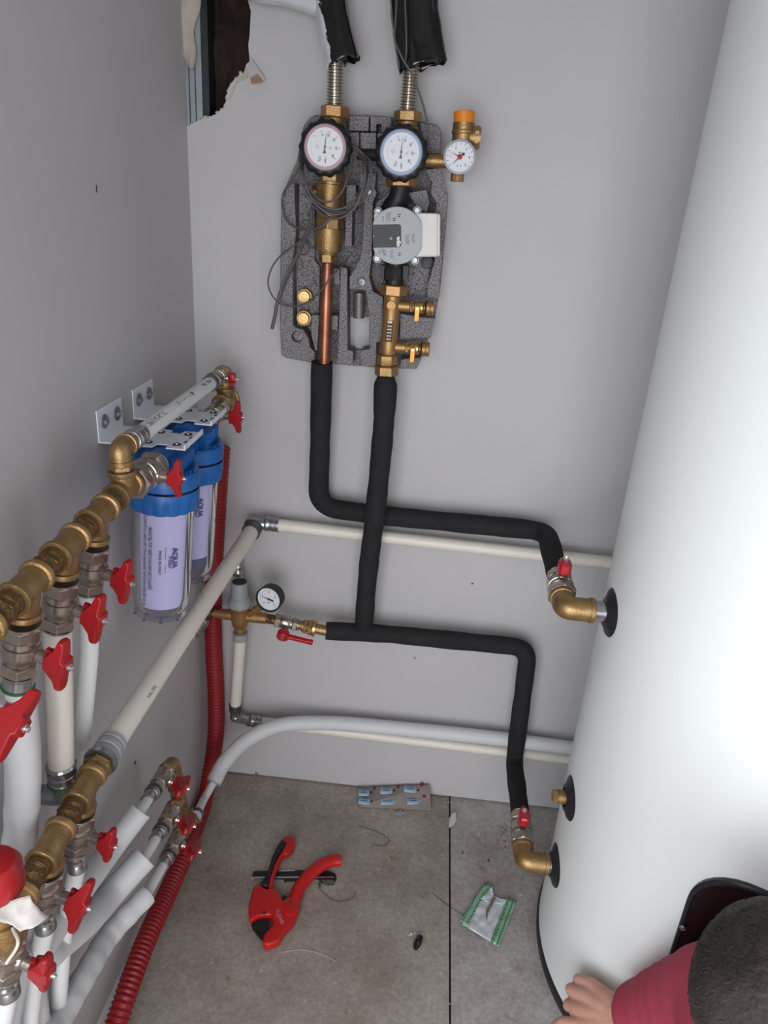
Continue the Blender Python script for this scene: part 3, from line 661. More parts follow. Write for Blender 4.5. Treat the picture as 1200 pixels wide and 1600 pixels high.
# big red cap at the left edge and the paper tag
c0 = deep(-8, 1368, .62)
k_ = thing('drain_valve', 'large red plastic knob cut off by the left edge below the lower manifold', 'knob', c0)
b = MB(); b.lathe(c0 - DOWN * .0 + Z_ * -.018, Z_, [(0, .020), (.004, .0225), (.026, .0225), (.034, .018), (.038, .008)], 28); obj('cap', b, 'red', k_)
b = MB(); b.lathe(c0 - Z_ * .02, -Z_, [(0, .014), (.03, .014), (.03, .017), (.045, .017)], 24); b.tube(fillet([c0 - Z_ * .06, c0 - Z_ * .085, Lt[2] - dL * .03], .02, 8), .013, 20); obj('neck', b, 'brass', k_)
b = MB(); gx, gy = 12, 8; vs = []; fs = []
cors = [deep(-30, 1432, .60), deep(52, 1394, .615), deep(78, 1430, .625), deep(26, 1462, .60)]
for j in range(gy + 1):
    for i in range(gx + 1):
        s_, t_ = i / gx, j / gy
        p = cors[0].lerp(cors[1], s_).lerp(cors[3].lerp(cors[2], s_), t_); vs.append(p + FWD * .007 * math.sin(s_ * 4 + t_ * 2) + FWD * .0008 * math.sin(s_ * 9 + t_ * 11))
for j in range(gy):
    for i in range(gx): a = j * (gx + 1) + i; fs.append((a, a + 1, a + gx + 2, a + gx + 1))
b.add(vs, fs); pt = obj('paper_tag', b, 'tape'); tag(pt, 'crumpled white paper tag hanging by the red knob at the left edge', 'tag')
sm = pt.modifiers.new('thick', 'SOLIDIFY'); sm.thickness = .0006
b = MB(); b.tube(spline([deep(20, 1450, .61), deep(28, 1475, .60), deep(10, 1505, .61)]), .0014, 8); obj('tag_string', b, 'scrap', pt)

# long cream pipe from the lower manifold to the back corner
PA = Lt[0] + dL * .042; PB = at(398, 822, Y=-.045)
dP = (PB - PA).normalized()
lp = thing('return_pipe', 'long cream pipe rising from the lower manifold to the elbow on the back wall', 'pipe', (PA + PB) / 2)
b = MB(); b.lathe(Lt[0] + dL * .028, dL, [(0, .0165), (.010, .0165), (.010, .014), (.02, .014)], 24); b.hexnut(Lt[0] + dL * .032, dL, .0195, .009); obj('brass_nipple', b, 'brass', lp)
press_sleeve(Lt[0] + dL * .046, dP, .0195, .036, lp, 'grey')
b = MB(); b.lathe(Lt[0] + dL * .044, dP, [(0, .0225), (.006, .0225)], 28); obj('sleeve_ring', b, 'steel', lp)
b = MB(); b.tube(fillet([Lt[0] + dL * .05, PA + dP * .02, PB - dP * .02], .05), .0163, 24); tb = obj('tube', b, 'pipe', lp, angle=60)
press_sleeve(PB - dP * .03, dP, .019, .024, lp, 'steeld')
mid = PA.lerp(PB, .2); up2 = V((.75, -.4, .5)); up2 = (up2 - dP * up2.dot(dP)).normalized()
text('printed_line', 'VALTEC', mid + up2 * .0164, dP, dP.cross(up2) * -1, .008, 'inkl', tb, wrap=(mid, dP, .0165))
# back wall white pipe (upper)
WB = at(945, 878, Y=-.033); WA = at(432, 820, Y=-.036)
dW = (WB - WA).normalized()
wp = thing('wall_pipe', 'cream pipe running along the back wall at mid height behind the black insulation', 'pipe', (WA + WB) / 2)
b = MB(); b.cyl(WA - dW * .02, WB + dW * .07, .0135, 24); obj('tube', b, 'pipe', wp)
press_sleeve(WA - dW * .024, dW, .016, .03, wp)
b = MB(); b.tube(fillet([WA - dW * .02, PB + V((-.012, .0, .004)), PB - dP * .004], .02, 8, .01), .0135, 24); b.ball(PB + V((-.006, 0, .002)), .0175, 16); obj('press_elbow', b, 'steel', wp)
b = MB(); b.hexnut(WA - dW * .036, dW, .0165, .010); obj('hex_ring', b, 'steel', wp, smooth=False)

# pressure reducer below it
RC = at(375, 962, Y=-.075); pr_t = thing('pressure_reducer', 'brass pressure reducing valve with grey cap mounted on the back wall beside the red hose', 'valve', RC)
b = MB(); b.lathe(RC - Z_ * .040, Z_, [(0, .013), (.012, .0135), (.016, .017), (.030, .0195), (.052, .0215), (.062, .023), (.064, .0245), (.070, .0245)], 36)
b.lathe(RC - X_ * .060, X_, [(0, .010), (.012, .0105), (.018, .0115), (.04, .0125), (.12, .0125), (.122, .010), (.123, .010)], 24)
b.lathe(RC + V((.022, -.004, .008)), V((.55, -.15, .55)), [(0, .008), (.022, .008), (.022, .0095), (.034, .0095)], 20); obj('body', b, 'orangebrass', pr_t)
b = MB(); b.lathe(RC + Z_ * .028, Z_, [(0, .0255), (.010, .0255), (.018, .0215), (.022, .0185), (.056, .0178), (.058, .0165)], 36); cp = obj('cap', b, 'grey', pr_t)
b = MB(); b.lathe(RC + Z_ * .0855, Z_, [(0, .0155), (.001, .0155), (.001, .011), (.0005, .010), (.0015, .009), (.0015, .005)], 28); obj('cap_dial', b, 'ink', cp)
b = MB(); b.lathe(RC - Z_ * .038, -Z_, [(0, .012), (.006, .012), (.006, .0165), (.024, .0165), (.025, .015)], 28); obj('lower_union', b, 'grey', pr_t)
b = MB(); b.lathe(RC - Z_ * .036, -Z_, [(0, .0125), (.006, .0125)], 28); obj('gasket', b, 'blk', pr_t)
# left nipples towards the wall and the dark small valve end
ln = thing('brass_fitting', 'short run of brass nipples left of the pressure reducer crossing the red hose', 'pipe fitting', RC - X_ * .09)
b = MB(); b.lathe(RC - X_ * .058, -X_, [(0, .0115), (.006, .0115), (.007, .013), (.016, .013), (.017, .0105), (.03, .0105)], 24); b.hexnut(RC - X_ * .065, -X_, .0135, .009); b.lathe(RC - X_ * .088, -X_, [(0, .012), (.010, .012)], 20); obj('nipple', b, 'brass_d', ln)
b = MB(); q = at(318, 972, Y=-.085); b.ball(q, .013, 16); b.lathe(q, V((-.25, -.8, -.45)), [(0, .012), (.018, .012), (.018, .010), (.034, .010)], 20); b.tube([q + V((-.01, -.028, -.016)), q + V((-.013, -.036, -.028))], .003, 8); obj('nickel_end', b, 'nickel', ln)
# small fitting above the cap
q = at(372, 888, Y=-.04); sf = thing('press_fitting', 'small steel press fitting peeking out above the pressure reducer cap', 'pipe fitting', q)
b = MB(); b.lathe(q + Z_ * .014, -Z_, [(0, .009), (.005, .012), (.010, .012), (.012, .010), (.022, .0105), (.024, .012), (.030, .012)], 24); obj('body', b, 'steel', sf)
b = MB(); b.cyl(q - Z_ * .014, q - Z_ * .05, .0105); obj('tube', b, 'pipe', sf)
# manometer
G = at(419, 937, Y=-.115); gd = V((-.20, -1, .10)).normalized()
def gauge(name, label, c, d, R, depth, casem, t=None, upv=None, stem=None):
    g = thing(name, label, 'gauge', c); d = V(d).normalized(); u, v = basis(d, upv or Z_)
    right = u.cross(d)
    b = MB(); b.lathe(c - d * depth, d, [(0, R * .85), (.002, R * .97), (depth * .8, R), (depth, R), (depth, R * .90), (depth - .004, R * .88)], 48); obj('case', b, casem, g, angle=50)
    b = MB(); b.lathe(c - d * .0045, d, [(0, R * .89), (.0008, R * .89), (.0009, .0005)], 48); dl = obj('dial', b, 'dial', g, angle=20)
    return g, dl, d, u, right
g, dl, gd, gu, gr = gauge('pressure_gauge', 'black rimmed round pressure gauge on the brass pressure reducer', G, gd, .0292, .026, 'blk')
gc = G - gd * .003
def ray_pt(ang, r): a = math.radians(ang); return gc + gr * math.sin(a) * r + gu * math.cos(a) * r
b = MB()
for i in range(17):
    a = -135 + 270 * i / 16; L = .004 if i % 4 == 0 else .002
    p1, p2 = ray_pt(a, .0215), ray_pt(a, .0215 - L); e = (p2 - p1).normalized(); b.box((p1 + p2) / 2, ((p2 - p1).length, .0005, .0003), (e, gd.cross(e), gd))
obj('scale_ticks', b, 'ink', dl, smooth=False)
for a, s_ in ((-72, '1'), (-5, '2'), (62, '3'), (130, '4'), (-135, '0')): text('numeral', s_, ray_pt(a, .0150), gr, gu, .0055, 'ink', dl)
text('numeral', 'bar', ray_pt(180, .008), gr, gu, .005, 'ink', dl)
b = MB(); p1, p2 = ray_pt(-78, .0200) + gd * .001, ray_pt(102, .012) + gd * .001; e = (p2 - p1).normalized(); s2 = gd.cross(e)
b.prism([p1, p1.lerp(p2, .6) + s2 * .0008, p1.lerp(p2, .65) + s2 * .0018, p2 + s2 * .0018, p2 - s2 * .0018, p1.lerp(p2, .65) - s2 * .0018, p1.lerp(p2, .6) - s2 * .0008], gd * .0005); b.lathe(gc, gd, [(0, .0022), (.0018, .0022)], 16); obj('pointer', b, 'ink', dl, smooth=False)
b = MB(); b.lathe(RC + V((.034, -.010, .022)), (G - gd * .018 - RC - V((.034, -.010, .022))), [(0, .0075), (.012, .0075)], 6); b.cyl(RC + V((.034, -.010, .022)), G - gd * .018, .005); obj('gauge_stem', b, 'orangebrass', g)
# vertical pipe below the reducer
dn = RC - Z_ * .062; bt = at(368, 1112, Y=-.05)
vp = thing('riser_pipe', 'short vertical cream pipe between the pressure reducer and the low elbow', 'pipe', (dn + bt) / 2)
b = MB(); b.cyl(dn + Z_ * .004, bt + Z_ * .015, .0130, 24); obj('tube', b, 'pipe', vp)
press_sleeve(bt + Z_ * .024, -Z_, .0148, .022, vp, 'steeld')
LA = at(408, 1128, Y=-.030); LB = at(886, 1186, Y=-.03); dLo = (LB - LA).normalized(); el = bt - Z_ * .018
b = MB(); b.tube(fillet([bt, el, LA - dLo * .03], .014, 8, .01), .0115, 20); b.ball(el + V((0, 0, .002)), .0135, 14); obj('press_elbow', b, 'steel', vp)
lw = thing('low_wall_pipe', 'lower of the two cream pipes running low along the back wall', 'pipe', (LA + LB) / 2)
b = MB(); b.cyl(LA - dLo * .004, LB + dLo * .07, .0125, 24); obj('tube', b, 'pipe', lw); press_sleeve(LA - dLo * .026, dLo, .015, .03, lw)
b = MB(); b.hexnut(LA - dLo * .034, dLo, .0155, .008); obj('hex_ring', b, 'steel', lw, smooth=False)
# line to the right: nipple, ball valve with lever, union
R0 = RC + X_ * .062; R1 = at(512, 986, Y=-.075); dR = (R1 - R0).normalized(); LR = (R1 - R0).length
nb = thing('brass_nipple', 'dark brass nipple between the pressure reducer and the lever valve', 'pipe fitting', R0)
b = MB(); b.lathe(R0 - dR * .004, dR, [(0, .0105), (LR * .16, .0105)], 20); b.hexnut(R0 + dR * .003, dR, .0125, .009); obj('body', b, 'brass_d', nb)
ball_valve(R0 + dR * (LR * .16 + .022), dR, V((0, -.92, -.38)), 'nickel ball valve with long red lever right of the pressure reducer', L=.052, r=.0155, kind='lever', stem=.010, hs=1.05, rot=-.06, hm='redl')
un = thing('brass_union', 'brass union with two hex nuts left of the lower insulated pipe', 'pipe fitting', R1 - dR * .03)
q = R0 + dR * (LR * .16 + .048)
b = MB(); b.lathe(q, dR, [(0, .0105), (.008, .0105), (.009, .013), (.014, .013), (.015, .0115), (LR - .16 * LR - .048, .0115)], 24); obj('body', b, 'brass', un)
b = MB(); b.hexnut(q + dR * .013, dR, .0175, .008); b.hexnut(q + dR * .023, dR, .0188, .010); b.lathe(q + dR * .0335, dR, [(0, .0188), (.006, .0188), (.007, .016)], 28); obj('union_nut', b, 'brass_b', un, angle=30)

# ------------------------------------------------------------------ the three stacked valves low on the left wall
XS = .075
st_ = thing('brass_column', 'vertical brass manifold of elbow and tees low on the left wall by the red hose', 'pipe fitting', at(278, 1240, X=XS))
c1, c2, c3 = at(270, 1192, X=XS), at(280, 1250, X=XS + .006), at(289, 1290, X=XS + .008)
ys = c1.y
dv = (at(222, 1248, X=XS) - at(262, 1190, X=XS)).normalized()
b = MB(); b.tube(fillet([c1 + dv * .024, c1, c2, c3, c3 - Z_ * .012], .016, 8, .01), .0140, 24)
for c in (c1, c2, c3): b.lathe(c + dv * .004, dv, [(0, .014), (.018, .014), (.0185, .0165), (.025, .0165)], 24)
for c in (c1.lerp(c2, .45), c1.lerp(c2, .6), c2.lerp(c3, .5)): b.lathe(c, (c2 - c1), [(0, .0165), (.006, .0165)], 24)
b.lathe(c3, V((.55, .3, .5)), [(0, .013), (.022, .013), (.0225, .0155), (.030, .0155)], 24)
obj('body', b, 'brass', st_)
labs3 = ['topmost of the three small nickel valves stacked low on the left wall', 'middle of the three small nickel valves stacked low on the left wall', 'lowest of the three small nickel valves, right beside the red hose']
ends = []
for i, c in enumerate((c1, c2, c3)):
    vb = c + dv * .050
    ball_valve(vb, dv, V((1, 0, -.35)), labs3[i], 'three stacked small valves', s=.80, rot=[-.15, -.2, -.2][i], stem=.006, L=.062, hs=1.4)
    e = vb + dv * .026
    nn = thing('press_adapter', ['press adapter below the topmost stacked valve', 'press adapter below the middle stacked valve', 'press adapter below the lowest stacked valve'][i], 'pipe fitting', e)
    b = MB(); b.hexnut(e - dv * .002, dv, .0125, .010); b.lathe(e + dv * .006, dv, [(0, .011), (.008, .010), (.009, .0135), (.018, .0135)], 24); obj('nut', b, 'nickel', nn)
    b = MB(); b.lathe(e + dv * .014, dv, [(0, .0142), (.009, .0142), (.010, .012)], 24); obj('dark_ring', b, 'steeld', nn)
    b = MB(); b.lathe(e + dv * .023, dv, [(0, .0110), (.006, .0118), (.008, .0105), (.013, .0105), (.015, .0115), (.022, .0115), (.022, .0095)], 24); obj('sleeve', b, 'steel', nn)
    ends.append(e + dv * .044)
# insulated pipe 1
def sleeve_pipe(label, start, pts, r, off=.0, grp=None, seamed=True, wr=.0, rt=.0085):
    t = thing('insulated_pipe', label, 'pipe', start)
    b = MB(); b.tube([start - dv * .01, start + dv * (off + .015)], rt, 18); obj('tube', b, 'pipew', t, angle=60)
    pth = spline([start + dv * off] + pts, 16)
    b = MB(); b.tube(pth, (lambda tt: r + wr * math.sin(tt * 90)), 26)
    obj('foam_sleeve', b, 'foamw', t, angle=60); return t
sleeve_pipe('pipe in a white foam sleeve leaving the topmost stacked valve downwards left', ends[0], [at(175, 1325, X=.045), at(120, 1400, X=.04), at(50, 1500, X=.04), at(-20, 1600, X=.04), V((.05, -1.25, .022))], .0185, .028)
sleeve_pipe('wide flat white foam sleeved pipe curving below the middle stacked valve', ends[1], [at(175, 1395, X=.045), at(135, 1440, X=.04), at(80, 1487, X=.035), at(10, 1560, X=.035), V((.04, -1.15, .025)), V((.04, -1.35, .025))], .0215, .045)
sleeve_pipe('wrinkled grey-white foam sleeved pipe below the lowest stacked valve, beside the red hose', ends[2], [at(172, 1460, X=.05), at(135, 1520, X=.05), at(90, 1600, X=.05), at(50, 1680, X=.05), V((.05, -1.0, .02)), V((.06, -1.4, .02))], .0178, .072, wr=.0006)
# branch from the column to the right: press fitting, thin pipe, corrugated sleeve along the back wall
bs = c3 + V((.55, .3, .5)).normalized() * .028; bp = at(318, 1250, Y=-.24)
dB = (bp - bs).normalized()
br = thing('floor_branch_pipe', 'thin white pipe entering a ribbed white foam sleeve that arches to the back wall', 'pipe', bp)
b = MB(); b.lathe(bs - dB * .005, dB, [(0, .011), (.010, .012), (.011, .0140), (.018, .0140), (.019, .011), (.032, .0112), (.032, .009)], 22); obj('press_sleeve', b, 'steeld', br)
s0 = at(334, 1222, Y=-.20)
b = MB(); b.tube([bs + dB * .02, bp, s0, s0 + (s0 - bp) * .3], .0085, 18); obj('tube', b, 'pipew', br, angle=60)
pth = resample(spline([s0, at(352, 1190, Y=-.16), at(388, 1155, Y=-.11), at(440, 1133, Y=-.07), at(520, 1130, Y=-.045), at(620, 1138, Y=-.040), at(760, 1152, Y=-.038), at(885, 1168, Y=-.038), at(945, 1175, Y=-.038)], 24), .003)
n_ = len(pth); rr_ = [.0172 + (.0010 if (i % 2 and 14 < i < 62) else 0) for i in range(n_)]
b = MB(); b.tube(pth, rr_, 24); obj('foam_sleeve', b, 'foamw', br, angle=60)
b = MB(); b.torus(pth[0], (pth[1] - pth[0]), .0145, .0028, 28); obj('sleeve_end', b, 'grey', br)

# ------------------------------------------------------------------ black foam insulated pipes
def foam_pipe(label, pts, r, rad, bulge=None):
    path = fillet(pts, rad, 10, .012); m = len(path); b = MB()
    b.tube(path, lambda t: r * (1 + .025 * math.sin(t * 31 + len(pts)) + .02 * math.sin(t * 73) + (bulge(t) if bulge else 0)), 26)
    return tag(obj('foam_insulation', b, 'foam', angle=60), label, 'insulated pipe', 'black foam insulated pipes')
YA = -.045
A = [at(503, 566, Y=-.070), at(500, 700, Y=-.055), at(497, 792, Y=YA), at(600, 806, Y=YA), at(854, 830, Y=YA)]
VU = V((0, 0, 0)); PU = V((TC.x - TR, TC.y, ZU))
EU = V((at(883, 945, Y=-.375).x, -.375, ZU))   # elbow corner at the upper port
zA = A[-1].z
dUV = (V((A[-1].x + .006, -.05, zA)) - EU).normalized()
VUc = EU + dUV * .078
foam_pipe('black foam insulated pipe bending right from the copper tube to the upper tank valve', A + [VUc + dUV * .020], .0205, .045)
elbow(EU, X_, dUV, 'brass elbow at the upper port of the white tank', L=.048, r=.0195, R=.0212, L2=.036)
b = MB(); b.cyl(EU + X_ * .04, PU - X_ * .0, .0175); tag(obj('threaded_nipple', b, 'steel'), 'grey threaded nipple between the brass elbow and the upper tank port', 'pipe fitting')
ball_valve(VUc, dUV, V((0, -.25, 1)), 'nickel ball valve with small red handle at the upper tank port', L=.076, r=.0235, rot=PI, kind='small', hm='redl', stem=.004, hs=1.3)
B = [at(603, 588, Y=-.085), at(600, 660, Y=-.088), at(589, 780, Y=-.098), at(574, 900, Y=-.075), at(568, 985, Y=-.062)]
foam_pipe('black foam insulated pipe falling straight from the pump side, crossing in front of the other', B, .0205, .08, bulge=lambda t: .10 * math.exp(-((t - .04) / .05) ** 2) - .25 * math.exp(-(t / .012) ** 2))
ZLp = ZL; PL = V((TC.x - TR, TC.y, ZL)); EL = V((at(818, 1347, Y=-.375).x, -.375, ZL))
kink = at(803, 1190, Y=-.055)
dLV = (V((kink.x, -.055, ZL + .012)) - EL).normalized(); VLc = EL + dLV * .076
Cc = [R1 - dR * .004, at(600, 990, Y=-.055), at(826, 1012, Y=-.05), at(815, 1100, Y=-.05), kink, VLc + dLV * .022]
foam_pipe('black foam insulated pipe running from the pressure reducer down to the lower tank valve', Cc, .0200, .042)
b = MB(); cc = at(575, 990, Y=-.055); b.lathe(cc - X_ * .024, V((1, 0, -.09)), [(0, .0208), (.001, .0215), (.047, .0215), (.048, .0208)], 26)
elbow(EL, X_, dLV, 'brass elbow at the lowest port of the white tank near the floor', L=.048, r=.0195, R=.0212, L2=.036)
b = MB(); b.cyl(EL + X_ * .04, PL, .0175); tag(obj('threaded_nipple', b, 'steel'), 'grey threaded nipple between the brass elbow and the lowest tank port', 'pipe fitting')
ball_valve(VLc, dLV, V((-.05, -.25, 1)), 'nickel ball valve with small red handle at the lowest tank port above the floor', L=.076, r=.0230, rot=PI, kind='small', hm='redl', stem=.004, hs=1.3)

# ------------------------------------------------------------------ pump group board
def PX(x, y): return (430 + x / 3.81, 170 + y / 3.81)
board = thing('pump_group_board', 'grey speckled foam shell of the pump group mounted on the back wall', 'insulation shell', at(565, 570, Y=0))
outl = [(240, 38), (205, 55), (165, 110), (145, 230), (128, 310), (60, 470), (35, 640), (28, 1200), (35, 1460), (60, 1482), (215, 1510), (360, 1520), (430, 1526), (430, 1436), (430, 1240), (560, 1240), (560, 1436), (431, 1436), (431, 1527), (600, 1540), (840, 1550), (880, 1460), (950, 1250), (985, 1050), (1010, 780), (1030, 520), (990, 410), (985, 330), (985, 130), (960, 95), (860, 75), (700, 50), (560, 38)]
def epp(poly, yf, depth, nm='relief', par=board, bev=.0012):
    b = MB(); b.prism([at(*PX(x, y), Y=yf) for x, y in poly], (0, depth, 0)); return obj(nm, b, 'epp', par, bevel=bev, smooth=False)
base = epp(outl, -.012, .010, 'base', bev=0)
isl = [
 [(60, 480), (112, 440), (125, 740), (105, 900), (105, 1290), (125, 1305), (165, 1315), (200, 1370), (205, 1420), (235, 1445), (235, 1508), (60, 1482), (36, 1458), (30, 1200), (37, 640)],
 [(240, 42), (268, 40), (268, 92), (190, 120), (165, 230), (150, 300), (132, 300), (148, 225), (170, 110), (208, 58)],
 [(440, 42), (558, 42), (556, 132), (440, 130)], [(566, 42), (692, 52), (690, 140), (634, 138), (632, 90), (602, 90), (602, 136), (566, 134)],
 [(440, 140), (500, 138), (500, 250), (440, 200)], [(506, 140), (602, 142), (600, 250), (506, 250)], [(608, 145), (640, 146), (640, 255), (608, 252)],
 [(425, 452), (480, 452), (482, 600), (460, 610), (455, 818), (412, 820)],
 [(505, 384), (600, 384), (592, 480), (606, 500), (582, 560), (575, 880), (560, 1000), (582, 1088), (640, 1120), (640, 1380), (602, 1392), (602, 1536), (508, 1530), (508, 1440), (562, 1430), (562, 1240), (540, 1080), (442, 1070), (442, 1000), (505, 900), (520, 800), (530, 560), (505, 500)],
 [(390, 940), (428, 950), (430, 1436), (464, 1444), (462, 1522), (366, 1516), (374, 1440)], [(345, 950), (384, 950), (384, 1050), (350, 1045)], [(335, 1232), (374, 1232), (372, 1320), (330, 1310)],
 [(215, 1228), (262, 1228), (250, 1440), (238, 1440), (215, 1350)],
 [(862, 80), (960, 100), (984, 132), (984, 266), (880, 262), (865, 180)],
 [(890, 362), (984, 352), (1028, 520), (1008, 780), (976, 1060), (972, 1130), (905, 1125), (905, 1060), (950, 900), (955, 640), (960, 560), (925, 500), (935, 440)],
 [(742, 1218), (870, 1240), (952, 1248), (925, 1362), (742, 1372)], [(748, 1492), (868, 1482), (838, 1548), (744, 1544)],
 [(600, 560), (680, 500), (660, 600), (600, 620)], [(790, 500), (900, 480), (920, 560), (900, 620), (850, 600)],
]
for k, pl_ in enumerate(isl): epp(pl_, -.056, .046, 'raised_block')
# mid-level plates
epp([(140, 455), (235, 455), (235, 900), (265, 940), (262, 1225), (210, 1228), (170, 1310), (130, 1290), (122, 900), (140, 740)], -.028, .012, 'relief')
epp([(640, 560), (900, 560), (930, 900), (900, 1120), (640, 1100), (590, 900)], -.028, .012, 'relief')
# round holes, peg and screws
def ypin(px, py, r, y0, y1, m, nm, n=28): 
    b = MB(); q = at(px, py, Y=y0); b.lathe(q, -Y_, [(0, r), (y0 - y1, r), (y0 - y1 + .0003, r * .9)], n); return obj(nm, b, m, board)
ypin(*PX(168, 820), .0150, -.026, -.0295, 'blk', 'hole'); ypin(*PX(163, 825), .0115, -.026, -.033, 'epp', 'peg')
ypin(*PX(133, 1355), .0115, -.054, -.0563, 'blk', 'hole'); ypin(*PX(138, 1350), .0088, -.054, -.0567, 'epp', 'peg')
ypin(*PX(905, 915), .012, -.026, -.0285, 'blk', 'hole'); ypin(*PX(555, 490), .0055, -.054, -.058, 'washer', 'screw')
q = at(*PX(515, 1030), Y=-.056); b = MB(); b.lathe(q, -Y_, [(0, .0085), (.003, .008), (.0045, .005)], 24); sw = obj('screw', b, 'washer', board)
b = MB(); b.box(q - Y_ * .0046, (.007, .0005, .0014)); b.box(q - Y_ * .0046, (.0014, .0005, .007)); obj('screw_cross', b, 'ink', sw)
b = MB(); p1 = at(*PX(500, 1095), Y=-.04); p2 = at(*PX(498, 1245), Y=-.04); b.cyl(p1, p2, .0105, 24); obj('sensor_sleeve', b, mat('dull_metal', rgb(110, 108, 106), .45, .5, bump=.3, bscale=200), board)
for k, (x, y) in enumerate(((181, 1113), (177, 1241))):
    q = at(*PX(x, y), Y=-.030); t = thing('brass_port', ['upper of the two round brass ports on the left of the pump board', 'lower of the two round brass ports on the left of the pump board'][k], 'port', q, 'brass ports')
    b = MB(); b.lathe(q, -Y_, [(0, .0145), (.010, .0145), (.012, .0138), (.012, .0115), (.010, .0112)], 32); obj('collar', b, 'brass', t)
    b = MB(); b.lathe(q - Y_ * .008, -Y_, [(0, .0108), (.008, .0104), (.009, .0098), (.009, .0056), (.008, .0052)], 32); obj('insert', b, 'brass_b', t)
    b = MB(); b.lathe(q - Y_ * .009, -Y_, [(-.001, .0050), (.0006, .0050), (.0006, .001)], 20); obj('bore', b, 'brass_d', t)

def column(a, b_, prof, m, nm, t, n=28, y=-.072):
    """turned part between two pixels on the board's pipe plane; prof in fractions and metres"""
    p, q = at(*a, Y=y), at(*b_, Y=y); d = q - p; L = d.length; mb = MB(); mb.lathe(p, d, [(s_ * L, r) for s_, r in prof], n, V((1, 0, 0)))
    return obj(nm, mb, m, t, angle=40, bevel=0 if n > 8 else .0008)
# flow side: union nut, thermometer, check valve, copper tube
s1 = thing('flow_line_fitting', 'brass union and check valve column on the left side of the pump board', 'pipe fitting', at(516, 290, Y=-.072))
column((524, 165), (523, 185), [(0, .020), (.1, .0245), (.9, .0245), (1, .022)], 'orangebrass', 'union_nut', s1, 6)
column((523, 183), (520, 215), [(0, .018), (.3, .0175), (.35, .021), (1, .021)], 'brass', 'neck', s1)
column((518, 262), (517, 285), [(0, .021), (.1, .023), (.9, .023), (1, .021)], 'brass', 'upper_nut', s1, 6)
column((517, 284), (514, 342), [(0, .0215), (.06, .0215), (.08, .0235), (.5, .0245), (.78, .0245), (.8, .022), (1, .022)], 'brass', 'check_valve', s1)
column((514.5, 340), (514.5, 358), [(0, .023), (.1, .0255), (.9, .0255), (1, .025)], 'brass', 'lower_nut', s1, 8)
column((514.5, 357), (512, 398), [(0, .0255), (.7, .025), (.85, .023), (.86, .018), (1, .016)], 'brass', 'sleeve', s1)
column((512, 396), (512, 411), [(0, .0125), (.1, .0165), (.9, .0165), (1, .013)], 'brass', 'compression_nut', s1, 6)
q = at(496, 300, Y=-.06); b = MB(); b.lathe(q + X_ * .01, V((-1, -.3, 0)), [(0, .010), (.020, .010), (.021, .008)], 20); obj('side_port', b, 'brass', s1)
p1, p2 = at(512, 408, Y=-.072), at(506.5, 570, Y=-.072)
b = MB(); b.tube([p1, p1.lerp(p2, .05), p1.lerp(p2, .35), p1.lerp(p2, .5), p2], [.0098, .0106, .0108, .0112, .0112], 28); tag(obj('copper_tube', b, 'copper'), 'bare copper tube between the check valve and the black insulation', 'pipe')
# return side
s2_ = thing('return_line_fitting', 'brass union above the blue ringed thermometer on the pump board', 'pipe fitting', at(636, 190, Y=-.072))
column((637.5, 173), (636.5, 191), [(0, .0195), (.1, .0235), (.9, .0235), (1, .021)], 'brass', 'union_nut', s2_, 6)
column((636.5, 189), (634, 215), [(0, .0175), (.25, .017), (.3, .0205), (1, .0205)], 'brass', 'neck', s2_)
s3_ = thing('pump_union', 'brass nut under the blue ringed thermometer joined to the pump', 'pipe fitting', at(628, 285, Y=-.072))
column((628, 274), (627.5, 292), [(0, .023), (.08, .0275), (.9, .0275), (1, .024)], 'orangebrass', 'union_nut', s3_, 6)
